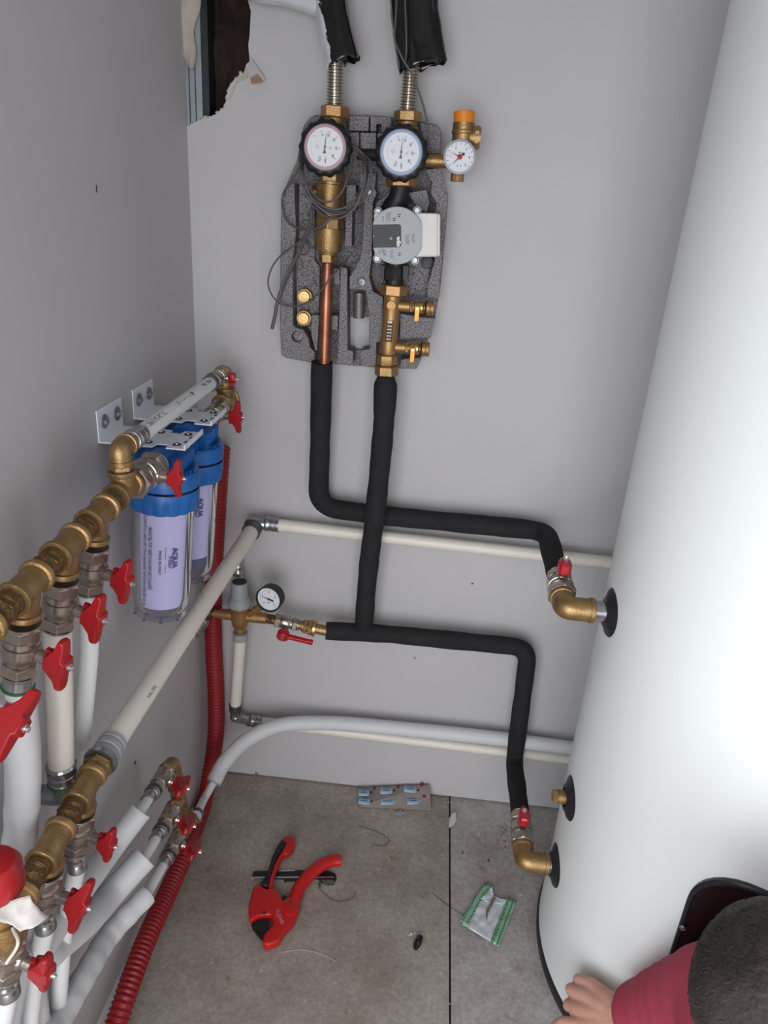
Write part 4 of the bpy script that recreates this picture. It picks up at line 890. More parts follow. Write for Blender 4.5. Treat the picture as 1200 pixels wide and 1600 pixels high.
# thermometers
def thermo(cx, cy, label, ringm, needle=0):
    c = at(cx, cy, Y=-.122); t = thing('thermometer_valve', label, 'gauge', c, 'round thermometer valve handles'); d = V((.02, -1, .10)).normalized(); u, _ = basis(d, Z_); rg = u.cross(d); n = 112; rings = []
    for dep, rr, sc in ((-.034, .026, 0), (-.030, .038, 1), (-.012, .0435, 1), (-.006, .0435, 1), (-.001, .0395, .8), (.0005, .0350, 0)):
        rings.append([c + d * dep + (rg * math.cos(2 * PI * j / n) + u * math.sin(2 * PI * j / n)) * (rr + sc * .0016 * math.cos(2 * PI * j / n * 14)) for j in range(n)])
    b = MB(); b.ring_surface(rings); b.lathe(c - d * .05, d, [(0, .012), (.02, .012)], 20); obj('scalloped_handle', b, 'blk', t, angle=45)
    b = MB(); b.lathe(c, d, [(0, .0350), (.0010, .0346), (.0014, .0338), (.0014, .0330), (.0002, .0328)], 56); obj('bezel', b, mat('bezel', rgb(150, 148, 160), .3), t)
    b = MB(); b.lathe(c + d * .0007, d, [(0, .0328), (.0004, .0328), (.0005, .0255)], 56); obj('colour_ring', b, ringm, t)
    b = MB(); b.lathe(c + d * .0011, d, [(0, .0292), (.0004, .0292), (.0005, .0005)], 56); dl = obj('dial', b, 'dial', t, angle=15)
    cc = c + d * .0017
    def pp(a, r): a = math.radians(a); return cc + rg * math.sin(a) * r + u * math.cos(a) * r
    b = MB()
    angs = [-16, 15, 50, 92, 133, 176, 205, -50]
    for a in angs:
        e = (pp(a, .023) - cc).normalized(); b.box(pp(a, .0235), (.003, .0007, .0002), (e, d.cross(e), d))
    for k in range(8): a = -80 - k * 7; e = (pp(a, .0235) - cc).normalized(); b.box(pp(a, .0230), (.0012, .0004, .0002), (e, d.cross(e), d))
    obj('scale_ticks', b, 'ink', dl, smooth=False)
    for a, s_ in zip(angs, ('0', '20', '40', '60', '80', '100', '120')): text('numeral', s_, pp(a, .0185), -u, rg, .0052, 'ink', dl)
    text('numeral', '°C', pp(95, .0085), -u, rg, .005, 'ink', dl)
    q = pp(-90, .0130); b = MB(); e1, e2 = u * .003, rg * .003
    for s_, e_ in ((e1, e2), (e2, -e1), (-e1, -e2), (-e2, e1)):
        a0, a1 = q + s_, q + e_; f = (a1 - a0).normalized(); b.box((a0 + a1) / 2, ((a1 - a0).length, .0004, .0002), (f, d.cross(f), d))
    obj('maker_mark', b, 'inkl', dl, smooth=False)
    b = MB(); a0 = needle; e = (pp(a0, 1) - cc).normalized(); s = d.cross(e)
    b.prism([cc + e * .022, cc + e * .002 + s * .0008, cc - e * .003 + s * .0006, cc - e * .0095 + s * .0027, cc - e * .0095 - s * .0027, cc - e * .003 - s * .0006, cc + e * .002 - s * .0008], d * .0008); b.lathe(cc, d, [(0, .0019), (.0013, .0019)], 16); obj('pointer', b, mat('grey_pointer', rgb(90, 94, 102), .4), dl, smooth=False)
thermo(508, 230, 'black scalloped thermometer valve with red ring dial, left of the two', 'dialr', 3)
thermo(627, 238, 'black scalloped thermometer valve with blue ring dial, right of the two', 'dialb', 3)
# cross pipe, safety group
cp_ = thing('safety_branch', 'brass side pipe from the blue thermometer valve to the safety valve', 'pipe', at(675, 250, Y=-.075))
b = MB(); b.cyl(at(600, 245, Y=-.07), at(725, 255, Y=-.085), .0105, 24); obj('tube', b, 'brass', cp_)
b = MB(); b.cyl(at(560, 240, Y=-.05), at(600, 244, Y=-.06), .0095, 20); obj('black_link', b, 'blk', cp_)
sv = thing('safety_valve', 'brass safety valve with orange cap right of the pump board', 'valve', at(722, 215, Y=-.085))
column((725, 192), (721, 248), [(0, .0180), (.2, .0180), (.22, .0192), (.3, .0192), (.32, .0180), (.85, .0172), (1, .015)], 'brass', 'body', sv, y=-.085)
column((725.5, 174), (725, 194), [(0, .0160), (.05, .0170), (1, .0170)], 'orange', 'cap', sv, 24, y=-.085)
p_ = at(724, 214, Y=-.085); b = MB(); b.lathe(p_, X_, [(0, .014), (.014, .014), (.0145, .0165), (.028, .0165), (.028, .012), (.02, .012)], 28); b.hexnut(p_ + X_ * .018, X_, .0180, .008); obj('outlet', b, 'brass', sv)
column((716, 262), (714, 284), [(0, .009), (.4, .009), (.45, .0115), (.95, .0115), (1, .010)], 'orangebrass', 'drain_nut', sv, 8, y=-.09)
c = at(718.5, 245, Y=-.112); g, dl, gd, gu, gr = gauge('pressure_gauge', 'silver rimmed pressure gauge with red pointer beside the safety valve', c, V((.02, -1, .10)), .0265, .014, 'washer')
gc = c - gd * .003
b = MB()
for i in range(13):
    a = -130 + 260 * i / 12; p1, p2 = ray_pt(a, .0218), ray_pt(a, .0190); e = (p2 - p1).normalized(); b.box((p1 + p2) / 2, (.0028, .0006, .0003), (e, gd.cross(e), gd))
obj('scale_ticks', b, 'ink', dl, smooth=False)
for a, s_ in ((-88, '1'), (-30, '2'), (38, '3'), (88, '4'), (138, '5')): text('numeral', s_, ray_pt(a, .0155), gr, gu, .0052, 'ink', dl)
text('numeral', 'bar', ray_pt(0, .007), gr, gu, .004, 'ink', dl); text('numeral', '2   3', ray_pt(180, .0135), gr, gu, .004, 'ink', dl)
def hand(a, r1, r2, wv, m, h):
    b = MB(); e = (ray_pt(a, 1) - gc).normalized(); s = gd.cross(e); o = gc + gd * h
    b.prism([o + e * r1, o + s * wv, o - e * r2 + s * wv, o - e * r2 - s * wv, o - s * wv], gd * .0005); obj('pointer', b, m, dl, smooth=False)
hand(-135, .019, .009, .0009, 'ink', .0008); hand(-68, .018, .004, .0008, 'inkr', .0015)
b = MB(); b.lathe(gc, gd, [(0, .0040), (.0022, .0040), (.0026, .002)], 20); obj('hub', b, 'inkr', dl)
b = MB(); q = ray_pt(50, .0072); b.box(q + gd * .0008, (.004, .004, .001), (gr, gu, gd)); obj('stop_mark', b, 'ink', dl)

# pump
pt_ = thing('circulation_pump', 'circulation pump with round grey plate, black panel and white terminal box', 'pump', at(620, 368, Y=-.09))
b = MB(); b.tube(spline([at(627, 290, Y=-.072), at(622, 310, Y=-.072), at(616, 330, Y=-.066), at(618, 368, Y=-.06), at(617, 408, Y=-.068), at(616, 447, Y=-.072)], 8), lambda t: .0165 + .012 * math.exp(-((t - .5) / .18) ** 2), 24); b.box(at(600, 425, Y=-.06), (.012, .03, .024)); b.box(at(633, 425, Y=-.06), (.012, .03, .024)); b.lathe(at(616, 412, Y=-.070), -Z_, [(0, .015), (.008, .019), (.026, .019), (.03, .016)], 8); obj('volute', b, 'castblk', pt_)
pc = at(620, 368.5, Y=-.118); pd = V((0, -1, .06)).normalized(); pu, _ = basis(pd, Z_); prr = pu.cross(pd); tl = math.radians(-5); PUu = pu * math.cos(tl) + prr * math.sin(-tl) * -1; PRr = pd.cross(PUu) * -1
PRr = PUu.cross(pd)
def on_p(x, y, h=0): return pc + PRr * x + PUu * y + pd * h
b = MB(); o_ = [(-.040, -.034), (-.046, -.030), (-.046, .036), (-.040, .039), (.064, .035), (.064, -.035)]; b.prism([on_p(x + .006, y, -.040) for x, y in o_], pd * .030); b.prism([on_p(x, y, -.044) for x, y in ((.0, .034), (.074, .034), (.074, -.034), (0, -.034))], pd * .032); obj('terminal_box', b, 'pumpw', pt_, bevel=.0025)
b = MB(); n = 64; rings = []
for h, rr in ((-.036, .0445), (-.003, .0465), (-.0005, .0462), (0, .0455)):
    rg = []
    for j in range(n):
        a = 2 * PI * j / n; x, y = rr * math.cos(a), rr * math.sin(a); x = max(x, -.0405); x = min(x, .0415); rg.append(on_p(x, y, h))
    rings.append(rg)
b.ring_surface(rings); obj('motor_plate', b, 'pump', pt_, angle=30)
b = MB(); o_ = [(-.0402, -.0185), (.004, -.0185), (.0075, -.0155), (.0075, .0155), (.004, .0185), (-.0402, .0185)]; b.prism([on_p(x, y, 0) for x, y in o_], pd * .0006); pn = obj('display_panel', b, 'blk', pt_, smooth=False)
text('lettering', 'wilo', on_p(.003, -.0095, .0009), -PUu, PRr, .0095, 'white', pn, bold=.0004)
b = MB(); b.lathe(on_p(-.010, -.004, .0005), pd, [(0, .0022), (.0003, .0022)], 16); obj('led', b, 'grey', pn)
b = MB(); b.prism([on_p(-.0402, .0015, .0006), on_p(-.0385, 0, .0006), on_p(-.0402, -.0015, .0006)], pd * .0004); obj('arrow_mark', b, 'white', pn, smooth=False)
for s_, x, y, sz in (('CE', -.022, -.0270, .0080), ('EAC', -.025, -.0235, .0038), ('UA', -.030, -.0250, .0050), ('Yonos PARA\nRS 25/6-RKC', .018, -.006, .0030), ('IP X4D  TF95\n230V 50Hz', .028, -.004, .0026), ('Art.-Nr. 4531\nMade in EU', -.009, -.029, .0026), ('I(A)  P1(W)\nmin 0.03  3\nmax 0.44 45', -.014, .030, .0028), ('EEI 0.20', -.023, .027, .0028)):
    text('plate_print', s_, on_p(x, y, .0003), -PUu, PRr, sz, 'ink', pt_)
b = MB()
for (x, y) in ((.0045, .032), (-.004, .026), (.0045, -.030)):
    for i in range(5):
        for j in range(5):
            if (i * 7 + j * 3 + int(x * 1e4)) % 3 and False: b.box(on_p(x, y), (.001, .001, .001))
    b.prism([on_p(x - .0025, y + .0025, 0), on_p(x + .0025, y + .0025, 0), on_p(x + .0025, y + .0010, 0), on_p(x - .0025, y + .0010, 0)], pd * .0003); b.prism([on_p(x - .0025, y - .0005, 0), on_p(x + .0018, y - .0005, 0), on_p(x + .0018, y - .0022, 0), on_p(x - .0025, y - .0022, 0)], pd * .0003)
obj('approval_marks', b, 'ink', pt_, smooth=False)
for x, y in ((-.033, .040), (.034, .040), (-.036, -.036), (.030, -.040)):
    b = MB(); b.lathe(on_p(x, y, -.030), pd, [(0, .0075), (.008, .0075)], 20); lg = obj('bolt_lug', b, 'pump', pt_)
    b = MB(); b.lathe(on_p(x, y, -.022), pd, [(0, .0050), (.005, .0050), (.006, .0042), (.006, .0022), (.003, .002)], 20); obj('bolt', b, 'washer', lg)
# flow meter below pump
fm = thing('flow_meter', 'brass balancing valve with flow scale window below the pump', 'valve', at(608, 510, Y=-.075))
column((616, 444), (614.5, 462), [(0, .022), (.1, .0250), (.9, .0250), (1, .022)], 'orangebrass', 'union_nut', fm, 6, y=-.075)
column((614, 461), (606, 553), [(0, .0160), (.15, .0155), (.5, .0155), (.75, .0155), (.8, .0165), (.95, .0165), (1, .015)], 'orangebrass', 'body', fm, y=-.075)
column((605, 553), (604.5, 570), [(0, .0160), (.1, .0195), (.9, .0195), (1, .018)], 'orangebrass', 'lower_nut', fm, 6, y=-.075)
column((604, 570), (603.5, 588), [(0, .019), (.1, .0225), (.85, .0225), (1, .018)], 'brass', 'lower_union_nut', fm, 6, y=-.075)
q = at(611.5, 477, Y=-.089); b = MB(); b.lathe(q, -Y_, [(0, .0085), (.004, .0085), (.005, .0078), (.005, .0062), (.0035, .006), (.0035, .0042), (.0050, .0038)], 28); obj('setting_screw', b, 'orangebrass', fm)
wa, wb = at(610, 500, Y=-.0895), at(607, 533, Y=-.0895); wd_ = (wb - wa).normalized()
b = MB(); b.box((wa + wb) / 2 + wd_ * .001, (.0125, .006, (wb - wa).length), (X_, Y_, -wd_)); wn = obj('scale_window', b, 'blk', fm, bevel=.001)
for i in range(6):
    b = MB(); b.box(wa.lerp(wb, .12 + .155 * i) - Y_ * .0032, (.0085, .0006, .0007), (X_, Y_, -wd_)); obj('scale_line', b, 'brass_b', wn)
text('scale_numeral', 'l/min', wa.lerp(wb, .06) - Y_ * .0036, X_, -wd_, .0045, 'brass_b', wn)
def drain(cx, cy, label):
    a = at(cx - 20, cy - 3, Y=-.075); e = at(cx + 33, cy + 1, Y=-.078); d = (e - a).normalized(); t = thing('drain_tap', label, 'tap', a, 'small brass drain taps'); L = (e - a).length
    b = MB(); b.lathe(a - d * .012, d, [(0, .010), (.012 + L * .33, .0098), (.012 + L * .36, .008), (.012 + L * .8, .008)], 24); obj('body', b, 'orangebrass', t)
    b = MB(); b.hexnut(a + d * L * .34, d, .0098, .006, X_); b.lathe(a + d * (L * .46), d, [(0, .0095), (.002, .011), (.016, .011), (.018, .009)], 24); obj('valve_body', b, 'brass_b', t)
    b = MB(); b.torus(a + d * L * .80, d, .0112, .0011, 28); obj('o_ring', b, 'blk', t)
    b = MB(); b.lathe(a + d * L * .82, d, [(0, .0115), (.001, .0135), (.006, .0138), (.007, .0125), (.012, .0135), (.013, .0135), (.014, .011)], 32); obj('cap', b, 'orangebrass', t)
    s = a + d * (L * .56) - Y_ * .011; b = MB(); b.lathe(s + Y_ * .003, -Y_, [(0, .0055), (.008, .0055), (.008, .0022)], 20); b.prism([s - Y_ * .004 + V((x, 0, z)) for x, z in ((-.0050, .004), (.0050, .004), (.0046, -.008), (.0042, -.023), (-.0046, -.023), (-.0044, -.008))], (0, -.0035, 0)); hd = obj('handle', b, 'orange' if False else mat('brass_lever', rgb(205, 140, 60), .4, .5), t, bevel=.001)
    b = MB(); b.lathe(s - Y_ * .0078, -Y_, [(0, .002), (.0015, .0018)], 14); obj('rivet', b, 'chrome', hd)
drain(643, 481, 'upper brass drain tap with flat handle on the flow meter'); drain(636, 545, 'lower brass drain tap with flat handle on the flow meter')

# ------------------------------------------------------------------ flexible hoses and wraps above the board
def bellows(p0, p1, r, label):
    d = (p1 - p0).normalized(); L = (p1 - p0).length; n = int(L / .0012); b = MB(); b.lathe(p0, d, [(i * L / n, r + (.0022 if i % 4 in (1, 2) else -.0012)) for i in range(n + 1)], 26); return tag(obj('flexible_hose', b, 'inox', angle=70), label, 'hose', 'corrugated stainless hoses')
h0 = at(523, 168, Y=-.072); h1 = at(525, 60, Y=-.075); bellows(h0, h1, .0118, 'corrugated stainless hose above the left thermometer, going into the black wrap')
h0b = at(637, 176, Y=-.072); h1b = at(646, 60, Y=-.072); bellows(h0b, h1b, .0118, 'corrugated stainless hose above the right thermometer, going into the wide black wrap')
def wrap(pts, ra, flat, m, label, seed):
    pth = spline(pts, 12); b = MB(); n = 40; rings = []
    for i, p in enumerate(pth):
        t = (pth[min(i + 1, len(pth) - 1)] - pth[max(i - 1, 0)]).normalized(); u = V((0, -1, 0)); u = (u - t * u.dot(t)).normalized(); v = t.cross(u); s_ = i / (len(pth) - 1)
        rr = ra[0] + (ra[1] - ra[0]) * s_; rg = []
        for j in range(n):
            a = 2 * PI * j / n; w_ = 1 + .05 * math.sin(3 * a + seed + s_ * 2) + .03 * math.sin(7 * a + seed * 2) + .04 * noise.noise(V((a * 2, s_ * 9, seed)))
            jag = .002 * math.sin(5 * a + seed) + .0015 * math.sin(11 * a) if i == len(pth) - 1 else 0
            rg.append(p + (v * math.cos(a) + u * math.sin(a) * flat) * rr * w_ + t * jag)
        rings.append(rg)
    b.ring_surface(rings, caps=False); o = obj('film_wrapped_pipe', b, m, angle=60); s2 = o.modifiers.new('thick', 'SOLIDIFY'); s2.thickness = .0015; s2.offset = 0
    return tag(o, label, 'pipe wrap', 'black film wrapped pipes above the pump')
wrap([at(505, -120, Y=-.05), at(515, -20, Y=-.06), at(524, 45, Y=-.072), at(536, 98, Y=-.078)], (.024, .0275), .75, 'smear1', 'shiny black film wrap smeared with white paint around the left hose', 1.0)
wrap([at(638, -120, Y=-.05), at(645, -20, Y=-.06), at(650, 45, Y=-.068), at(659, 105, Y=-.072)], (.036, .0385), .50, 'film', 'wide flat black film wrap around the right hose', 2.3)
wrap([at(330, -45, Y=-.04), at(400, -22, Y=-.04), at(450, -14, Y=-.045), at(505, 3, Y=-.055)], (.022, .022), .8, 'smear2', 'black film wrapped pipe with white paint running level at the top of the photo', 4.1)

# cables
CB = []
def cable(label, pts, r=.0022, y=None):
    P_ = [at(p[0], p[1], Y=(p[2] if len(p) > 2 else y)) for p in pts]
    b = MB(); b.tube(spline(P_, 10), r, 10); tag(obj('sensor_cable', b, 'wire', angle=80), label, 'cable', 'grey sensor cables')
cable('thin grey cable coming down from the wide black wrap to the right thermometer', [(622, -40, -.10), (618, 30, -.105), (617, 62, -.108), (628, 90, -.108), (640, 110, -.105), (653, 140, -.10), (664, 175, -.10), (669, 205, -.10), (667, 235, -.10), (655, 262, -.10)], .0016)
cable('thin grey cable lying inside the wide black wrap', [(631, -40, -.098), (634, 30, -.098), (635, 70, -.097), (634, 95, -.09)], .0014)
# coil of cable hanging around the left thermometer: one continuous bundle
pts = []
cx0, cy0 = 524, 262
for k in range(5):
    for i in range(14):
        a = 2 * PI * i / 14; rx = 47 + 4 * math.sin(k * 2.1) + k * .8; ry = [72, 66, 76, 70, 62][k] + 3 * math.sin(k * 1.7 + i * .4)
        x = cx0 + rx * math.sin(a) + 3 * math.sin(k * 3 + a); y = cy0 + ry * -math.cos(a) * (1 if math.cos(a) < 0 else .55) + 2 * k
        dpt = -.108 - .006 * math.sin(k * 1.3 + a * 2) if y > 255 else -.080
        pts.append((x, y, dpt))
cable('grey sensor cable coiled in loops around the left thermometer and check valve', pts, .0021)
cable('grey cable drooping in one loop over the brass check valve', [(478, 200, -.082), (468, 240, -.09), (473, 270, -.108), (484, 295, -.112), (500, 312, -.114), (517, 315, -.114), (534, 300, -.112), (543, 275, -.108), (541, 250, -.09), (535, 235, -.08)], .0018)
cable('grey cable bowing out left of the pump board edge', [(472, 250, -.08), (464, 268, -.08), (450, 290, -.075), (442, 305, -.07), (441, 325, -.07), (447, 343, -.07), (462, 355, -.075), (485, 358, -.10), (504, 353, -.11), (517, 340, -.11)], .0020)
cable('grey cable crossing from the coil to the blue thermometer', [(541, 225, -.085), (556, 232, -.08), (573, 245, -.07), (590, 262, -.075), (606, 268, -.085)], .0018)
cable('grey cable looping left of the board and back over the copper tube', [(486, 340, -.105), (478, 365, -.09), (465, 380, -.08), (440, 398, -.07), (424, 420, -.07), (419, 445, -.07), (430, 468, -.07), (450, 478, -.07), (475, 475, -.075), (500, 455, -.09), (520, 430, -.092), (540, 408, -.06), (556, 388, -.055), (566, 362, -.055), (565, 330, -.06), (558, 300, -.075)], .0016)
cable('thick end of grey cable hanging loose to the lower left of the board', [(489, 320, -.11), (483, 350, -.10), (474, 378, -.085), (459, 410, -.075), (445, 440, -.07), (434, 470, -.07), (430, 492, -.07), (425, 514, -.07)], .0034)
cable('grey cable hanging down from the coil bundle beside the thick end', [(487, 325, -.115), (486, 350, -.105), (479, 370, -.092), (466, 395, -.08), (449, 428, -.074), (438, 455, -.073)], .0022)

# ------------------------------------------------------------------ floor things
def FP(x, y, z=0): return at(380 + x / 7.5, 1300 + y / 7.5, Z=z)
ct = thing('pipe_cutter', 'red pipe cutter with open black grip handles lying on the concrete floor', 'tool', FP(350, 900))
def slab(poly, z0, z1, m, nm, par, bev=.002, f=FP):
    b = MB(); b.prism([f(x, y, z0) + V((0, 0, 0)) for x, y in poly], (0, 0, z1 - z0)); return obj(nm, b, m, par, bevel=bev, angle=40, seg=3)
bd = slab([(140, 690), (100, 780), (60, 950), (70, 1060), (95, 1112), (170, 1062), (260, 1040), (330, 1040), (345, 1100), (350, 1160), (310, 1200), (240, 1280), (230, 1340), (240, 1390), (300, 1395), (420, 1350), (480, 1240), (600, 1110), (650, 1000), (665, 900), (650, 850), (560, 820), (460, 870), (410, 760), (350, 720), (270, 740), (200, 690)], .004, .024, 'cutter', 'body', ct, .004)
slab([(92, 1108), (170, 1060), (280, 1050), (305, 1140), (290, 1200), (220, 1285), (160, 1220), (115, 1160)], .010, .016, 'blkg', 'blade', ct, .0005)
slab([(290, 720), (310, 600), (370, 420), (480, 240), (500, 190), (440, 165), (475, 125), (520, 113), (605, 118), (595, 150), (610, 190), (595, 240), (520, 325), (480, 310), (410, 450), (370, 560), (350, 640), (345, 740)], .006, .023, 'cutter', 'upper_handle', ct, .003)
slab([(190, 690), (255, 600), (298, 500), (340, 360), (400, 230), (450, 158), (515, 185), (482, 245), (420, 330), (372, 420), (335, 520), (312, 600), (290, 715)], .004, .0255, 'blk', 'grip', ct, .004)
b = MB(); b.tube(spline([FP(580, 900, .016), FP(610, 780, .016), FP(660, 650, .018), (FP(770, 510, .02)), FP(900, 400, .022), FP(1030, 340, .022), FP(1145, 325, .022)], 10), lambda t: .0135 + .001 * math.sin(t * 3), 20, flat=.8, fdir=(1, 0, 0)); obj('lower_handle', b, 'cutter', ct, angle=50)
b = MB(); b.lathe(FP(555, 920, .022), Z_, [(0, .0155), (.004, .0150), (.0055, .012)], 28); obj('pivot', b, 'cutter', ct)
b = MB(); b.lathe(FP(485, 810, .008), Z_, [(0, .006), (.010, .006), (.011, .004)], 20); obj('stop', b, 'blk', ct)
b = MB(); b.lathe(FP(247, 945, .0238), Z_, [(0, .0042), (.0008, .0042), (.0009, .001)], 20); obj('rivet', b, 'ink', ct)
d1 = (FP(460, 1090) - FP(385, 905)).normalized(); text('lettering', 'YUJIA®', FP(425, 990, .0243), d1, Z_.cross(d1), .0115, mat('pale_print', rgb(205, 130, 130), .5), bd)
kn = thing('utility_knife', 'black and silver snap blade utility knife lying under the pipe cutter', 'knife', FP(600, 520))
slab([(125, 470), (620, 455), (1000, 465), (1080, 500), (1095, 560), (1060, 620), (1000, 632), (930, 610), (880, 560), (480, 590), (480, 560), (130, 545), (105, 510)], .0005, .0035, 'blk', 'body', kn, .0008)
slab([(100, 536), (1060, 530), (1060, 545), (100, 552)], .0005, .0042, 'steel', 'rail', kn, .0003)
slab([(400, 452), (610, 450), (610, 470), (400, 470)], .0005, .0042, 'steel', 'top_rail', kn, .0003)
slab([(60, 556), (85, 515), (110, 520), (120, 555)], .0012, .0022, 'steel', 'blade', kn, 0)
slab([(900, 560), (1050, 560), (1075, 590), (1040, 620), (960, 615)], .0034, .0042, mat('worn_sleeve', rgb(110, 110, 104), .5, .3, var=.4, vscale=200), 'end_cap', kn, .0003)
b = MB(); b.tube([FP(885, 600, .003), FP(900, 640, .003), FP(890, 675, .003)], [.002, .003, .0005], 8); tag(obj('green_scrap', b, 'green'), 'tiny green plastic shaving by the utility knife', 'scrap')
# glue blister sheet
sh = thing('glue_blister', 'blister sheet of six small pale blue glue tubes lying against the back wall', 'blister pack', at(615, 1255, Z=0))
S00, S10, S01, S11 = at(558.7, 1261, Z=.0015), at(673.8, 1267, Z=.0015), at(558.7, 1230.6, Y=-.008), at(671, 1226, Y=-.008)
SN = (S10 - S00).cross(S01 - S00).normalized()
def SP(x, y):  # crop coordinates -> point on the leaning sheet
    s_ = (x - 118) / 727; t_ = (335 + 25 * s_ - y) / 235
    return (S00.lerp(S10, s_)).lerp(S01.lerp(S11, s_), t_)
b = MB(); b.prism([S00, S10, S11, S01], SN * .0008); obj('card', b, 'blister', sh, smooth=False)
for (x0, y0, x1, y1, dr) in ((130, 165, 250, 170, 1), (130, 255, 255, 275, 1), (350, 150, 485, 160, 1), (350, 265, 500, 270, 0), (590, 140, 725, 165, 1), (610, 265, 745, 265, 0)):
    a, e = SP(x0, y0 + 15), SP(x1, y1 + 15); a += SN * .0042; e += SN * .0042; d = (e - a).normalized(); L = (e - a).length
    g_ = thing('glue_tube', ['pale blue glue tube in the blister sheet, %s' % s_ for s_ in ('upper left', 'lower left', 'upper middle', 'lower middle', 'upper right', 'lower right')][[130 + 165, 130 + 255, 350 + 150, 350 + 265, 590 + 140, 610 + 265].index(x0 + y0)], 'tube', a, 'glue tubes in the blister sheet')
    b = MB(); b.tube([a, a + d * L * .15, a + d * L * .8, a + d * L * .9], [.0105, .0108, .0095, .0060], 14, flat=.5, fdir=d.cross(SN)); obj('body', b, 'cyan', g_)
    b = MB(); b.cyl(a + d * L * .88, e, .0030, 12); b.lathe(e + SN * .001, SN, [(0, .0036), (.0022, .0032)], 14); obj('cap', b, 'ink' if dr else 'grey', g_)
    b = MB(); s = d.cross(SN); b.box(a + d * L * .42 + SN * .0056 + s * .003, (L * .55, .0018, .0003), (d, s, SN)); b.box(a + d * L * .42 + SN * .0056 - s * .003, (L * .5, .0010, .0003), (d, s, SN)); obj('print', b, 'inkb', g_)
for x, y in ((290, 128), (298, 250), (530, 132), (545, 230), (768, 122), (785, 228)):
    b = MB(); q = SP(x, y); b.lathe(q + SN * .0008, SN, [(0, .0048), (.003, .0044), (.0034, .002)], 18); obj('red_disc', b, mat('dark_red_disc', rgb(120, 30, 44), .4), sh)
# small things
b = MB(); q = at(540 + 530 / 6.316, 1210 + 382 / 6.316, Z=.004); b.cyl(q + V((-.006, -.004, 0)), q + V((.004, .008, 0)), .0035, 12); b.cyl(q + V((.001, -.006, 0)), q + V((.008, .003, 0)), .0032, 12); tag(obj('wall_plug', b, 'grey'), 'small grey plastic wall plug on the floor below the glue blister sheet', 'wall plug')
b = MB(); b.prism([at(x, y, Z=z) for x, y, z in ((701, 1280, .002), (706, 1272, .010), (712, 1269, .012), (713, 1283, .008), (708, 1290, .004), (701, 1294, .001))], (0, 0, .0008)); tag(obj('paper_scrap', b, 'scrap', smooth=False), 'torn white paper scrap on the floor by the tile joint near the back wall', 'paper scrap')
q = at(653, 1472, Z=.008); b = MB(); d = (at(649, 1482, Z=.006) - at(657, 1462, Z=.010)).normalized(); b.lathe(q - d * .015, d, [(0, .003), (.003, .007), (.012, .0085), (.022, .0075), (.030, .0045), (.031, .001)], 9); tag(obj('foam_offcut', b, 'film'), 'small black glossy plastic offcut on the concrete floor right of the cutter', 'offcut')
b = MB(); q = at(643, 1459, Z=.002); b.ball(q, .003, 8); b.ball(q + V((.007, .003, 0)), .002, 8); b.ball(q + V((-.004, -.003, 0)), .002, 8); tag(obj('white_crumbs', b, 'scrap'), 'few whitish crumbs by the black offcut', 'crumbs', kind='stuff')
# bag
def BP(x, y, z=0): return at(680 + x / 8, 1340 + y / 8, Z=z)
bg_ = thing('plastic_sachet', 'crumpled clear plastic bag with green printed borders and white label on the floor', 'bag', BP(640, 720))
def patch(c, m, nm, par, nu=14, nv=14, amp=.004, z0=.004, seed=0, lift=0):
    """crumpled sheet between four corner pixels"""
    b = MB(); vs = []; fs = []
    for j in range(nv + 1):
        for i in range(nu + 1):
            s_, t_ = i / nu, j / nv
            x = (c[0][0] * (1 - s_) + c[1][0] * s_) * (1 - t_) + (c[3][0] * (1 - s_) + c[2][0] * s_) * t_; y = (c[0][1] * (1 - s_) + c[1][1] * s_) * (1 - t_) + (c[3][1] * (1 - s_) + c[2][1] * s_) * t_
            h = z0 + amp * (1 + noise.noise(V((x * .012, y * .012, 4)))) + .0015 * noise.noise(V((x * .04, y * .04, 9))) + lift
            vs.append(BP(x, y, max(h, .0008)))
    for j in range(nv):
        for i in range(nu): a = j * (nu + 1) + i; fs.append((a, a + 1, a + nu + 2, a + nu + 1))
    b.add(vs, fs); o = obj(nm, b, m, par, angle=60); s2 = o.modifiers.new('thick', 'SOLIDIFY'); s2.thickness = .0003; return o
patch([(300, 810), (440, 890), (720, 350), (620, 325)], 'bagt', 'left_border', bg_)
patch([(700, 1060), (790, 1110), (1020, 540), (890, 490)], 'bagt', 'right_border', bg_)
patch([(410, 880), (690, 1050), (870, 560), (560, 510)], 'bagw', 'label', bg_, lift=.0006)
patch([(560, 510), (680, 570), (735, 470), (715, 365)], 'bagw', 'label_flap', bg_, lift=.003)
patch([(700, 560), (860, 590), (890, 530), (740, 480)], 'bagw', 'label_fold', bg_, lift=.002)
b = MB()
for i in range(15):
    t = i / 14; x, y = 325 + (630 - 325) * t + 12 * math.sin(t * 5) - 25 * math.sin(t * PI), 815 - (815 - 335) * t
    b.ball(BP(x, y, .012), .0022, 8, (1, 1, .3)); b.ball(BP(x + 62, y + 28, .012), .0024 + .001 * (i % 2), 6, (1, .6, .3))
for i in range(18):
    t = i / 17; x, y = 775 + (975 - 775) * t, 1080 - (1080 - 540) * t
    b.ball(BP(x, y, .012), .0024, 8, (1, 1, .3)); b.ball(BP(x - 58, y - 20, .012), .0026 + .001 * (i % 2), 6, (1, .6, .3))
obj('green_print', b, 'greenp', bg_)
b = MB(); b.prism([BP(640, 810, .013), BP(665, 690, .014), BP(760, 510, .013), BP(735, 490, .013), BP(640, 640, .014), BP(630, 680, .014)], (0, 0, .0004)); obj('crease_tear', b, mat('brown_stain', rgb(128, 112, 108), .7), bg_, smooth=False)
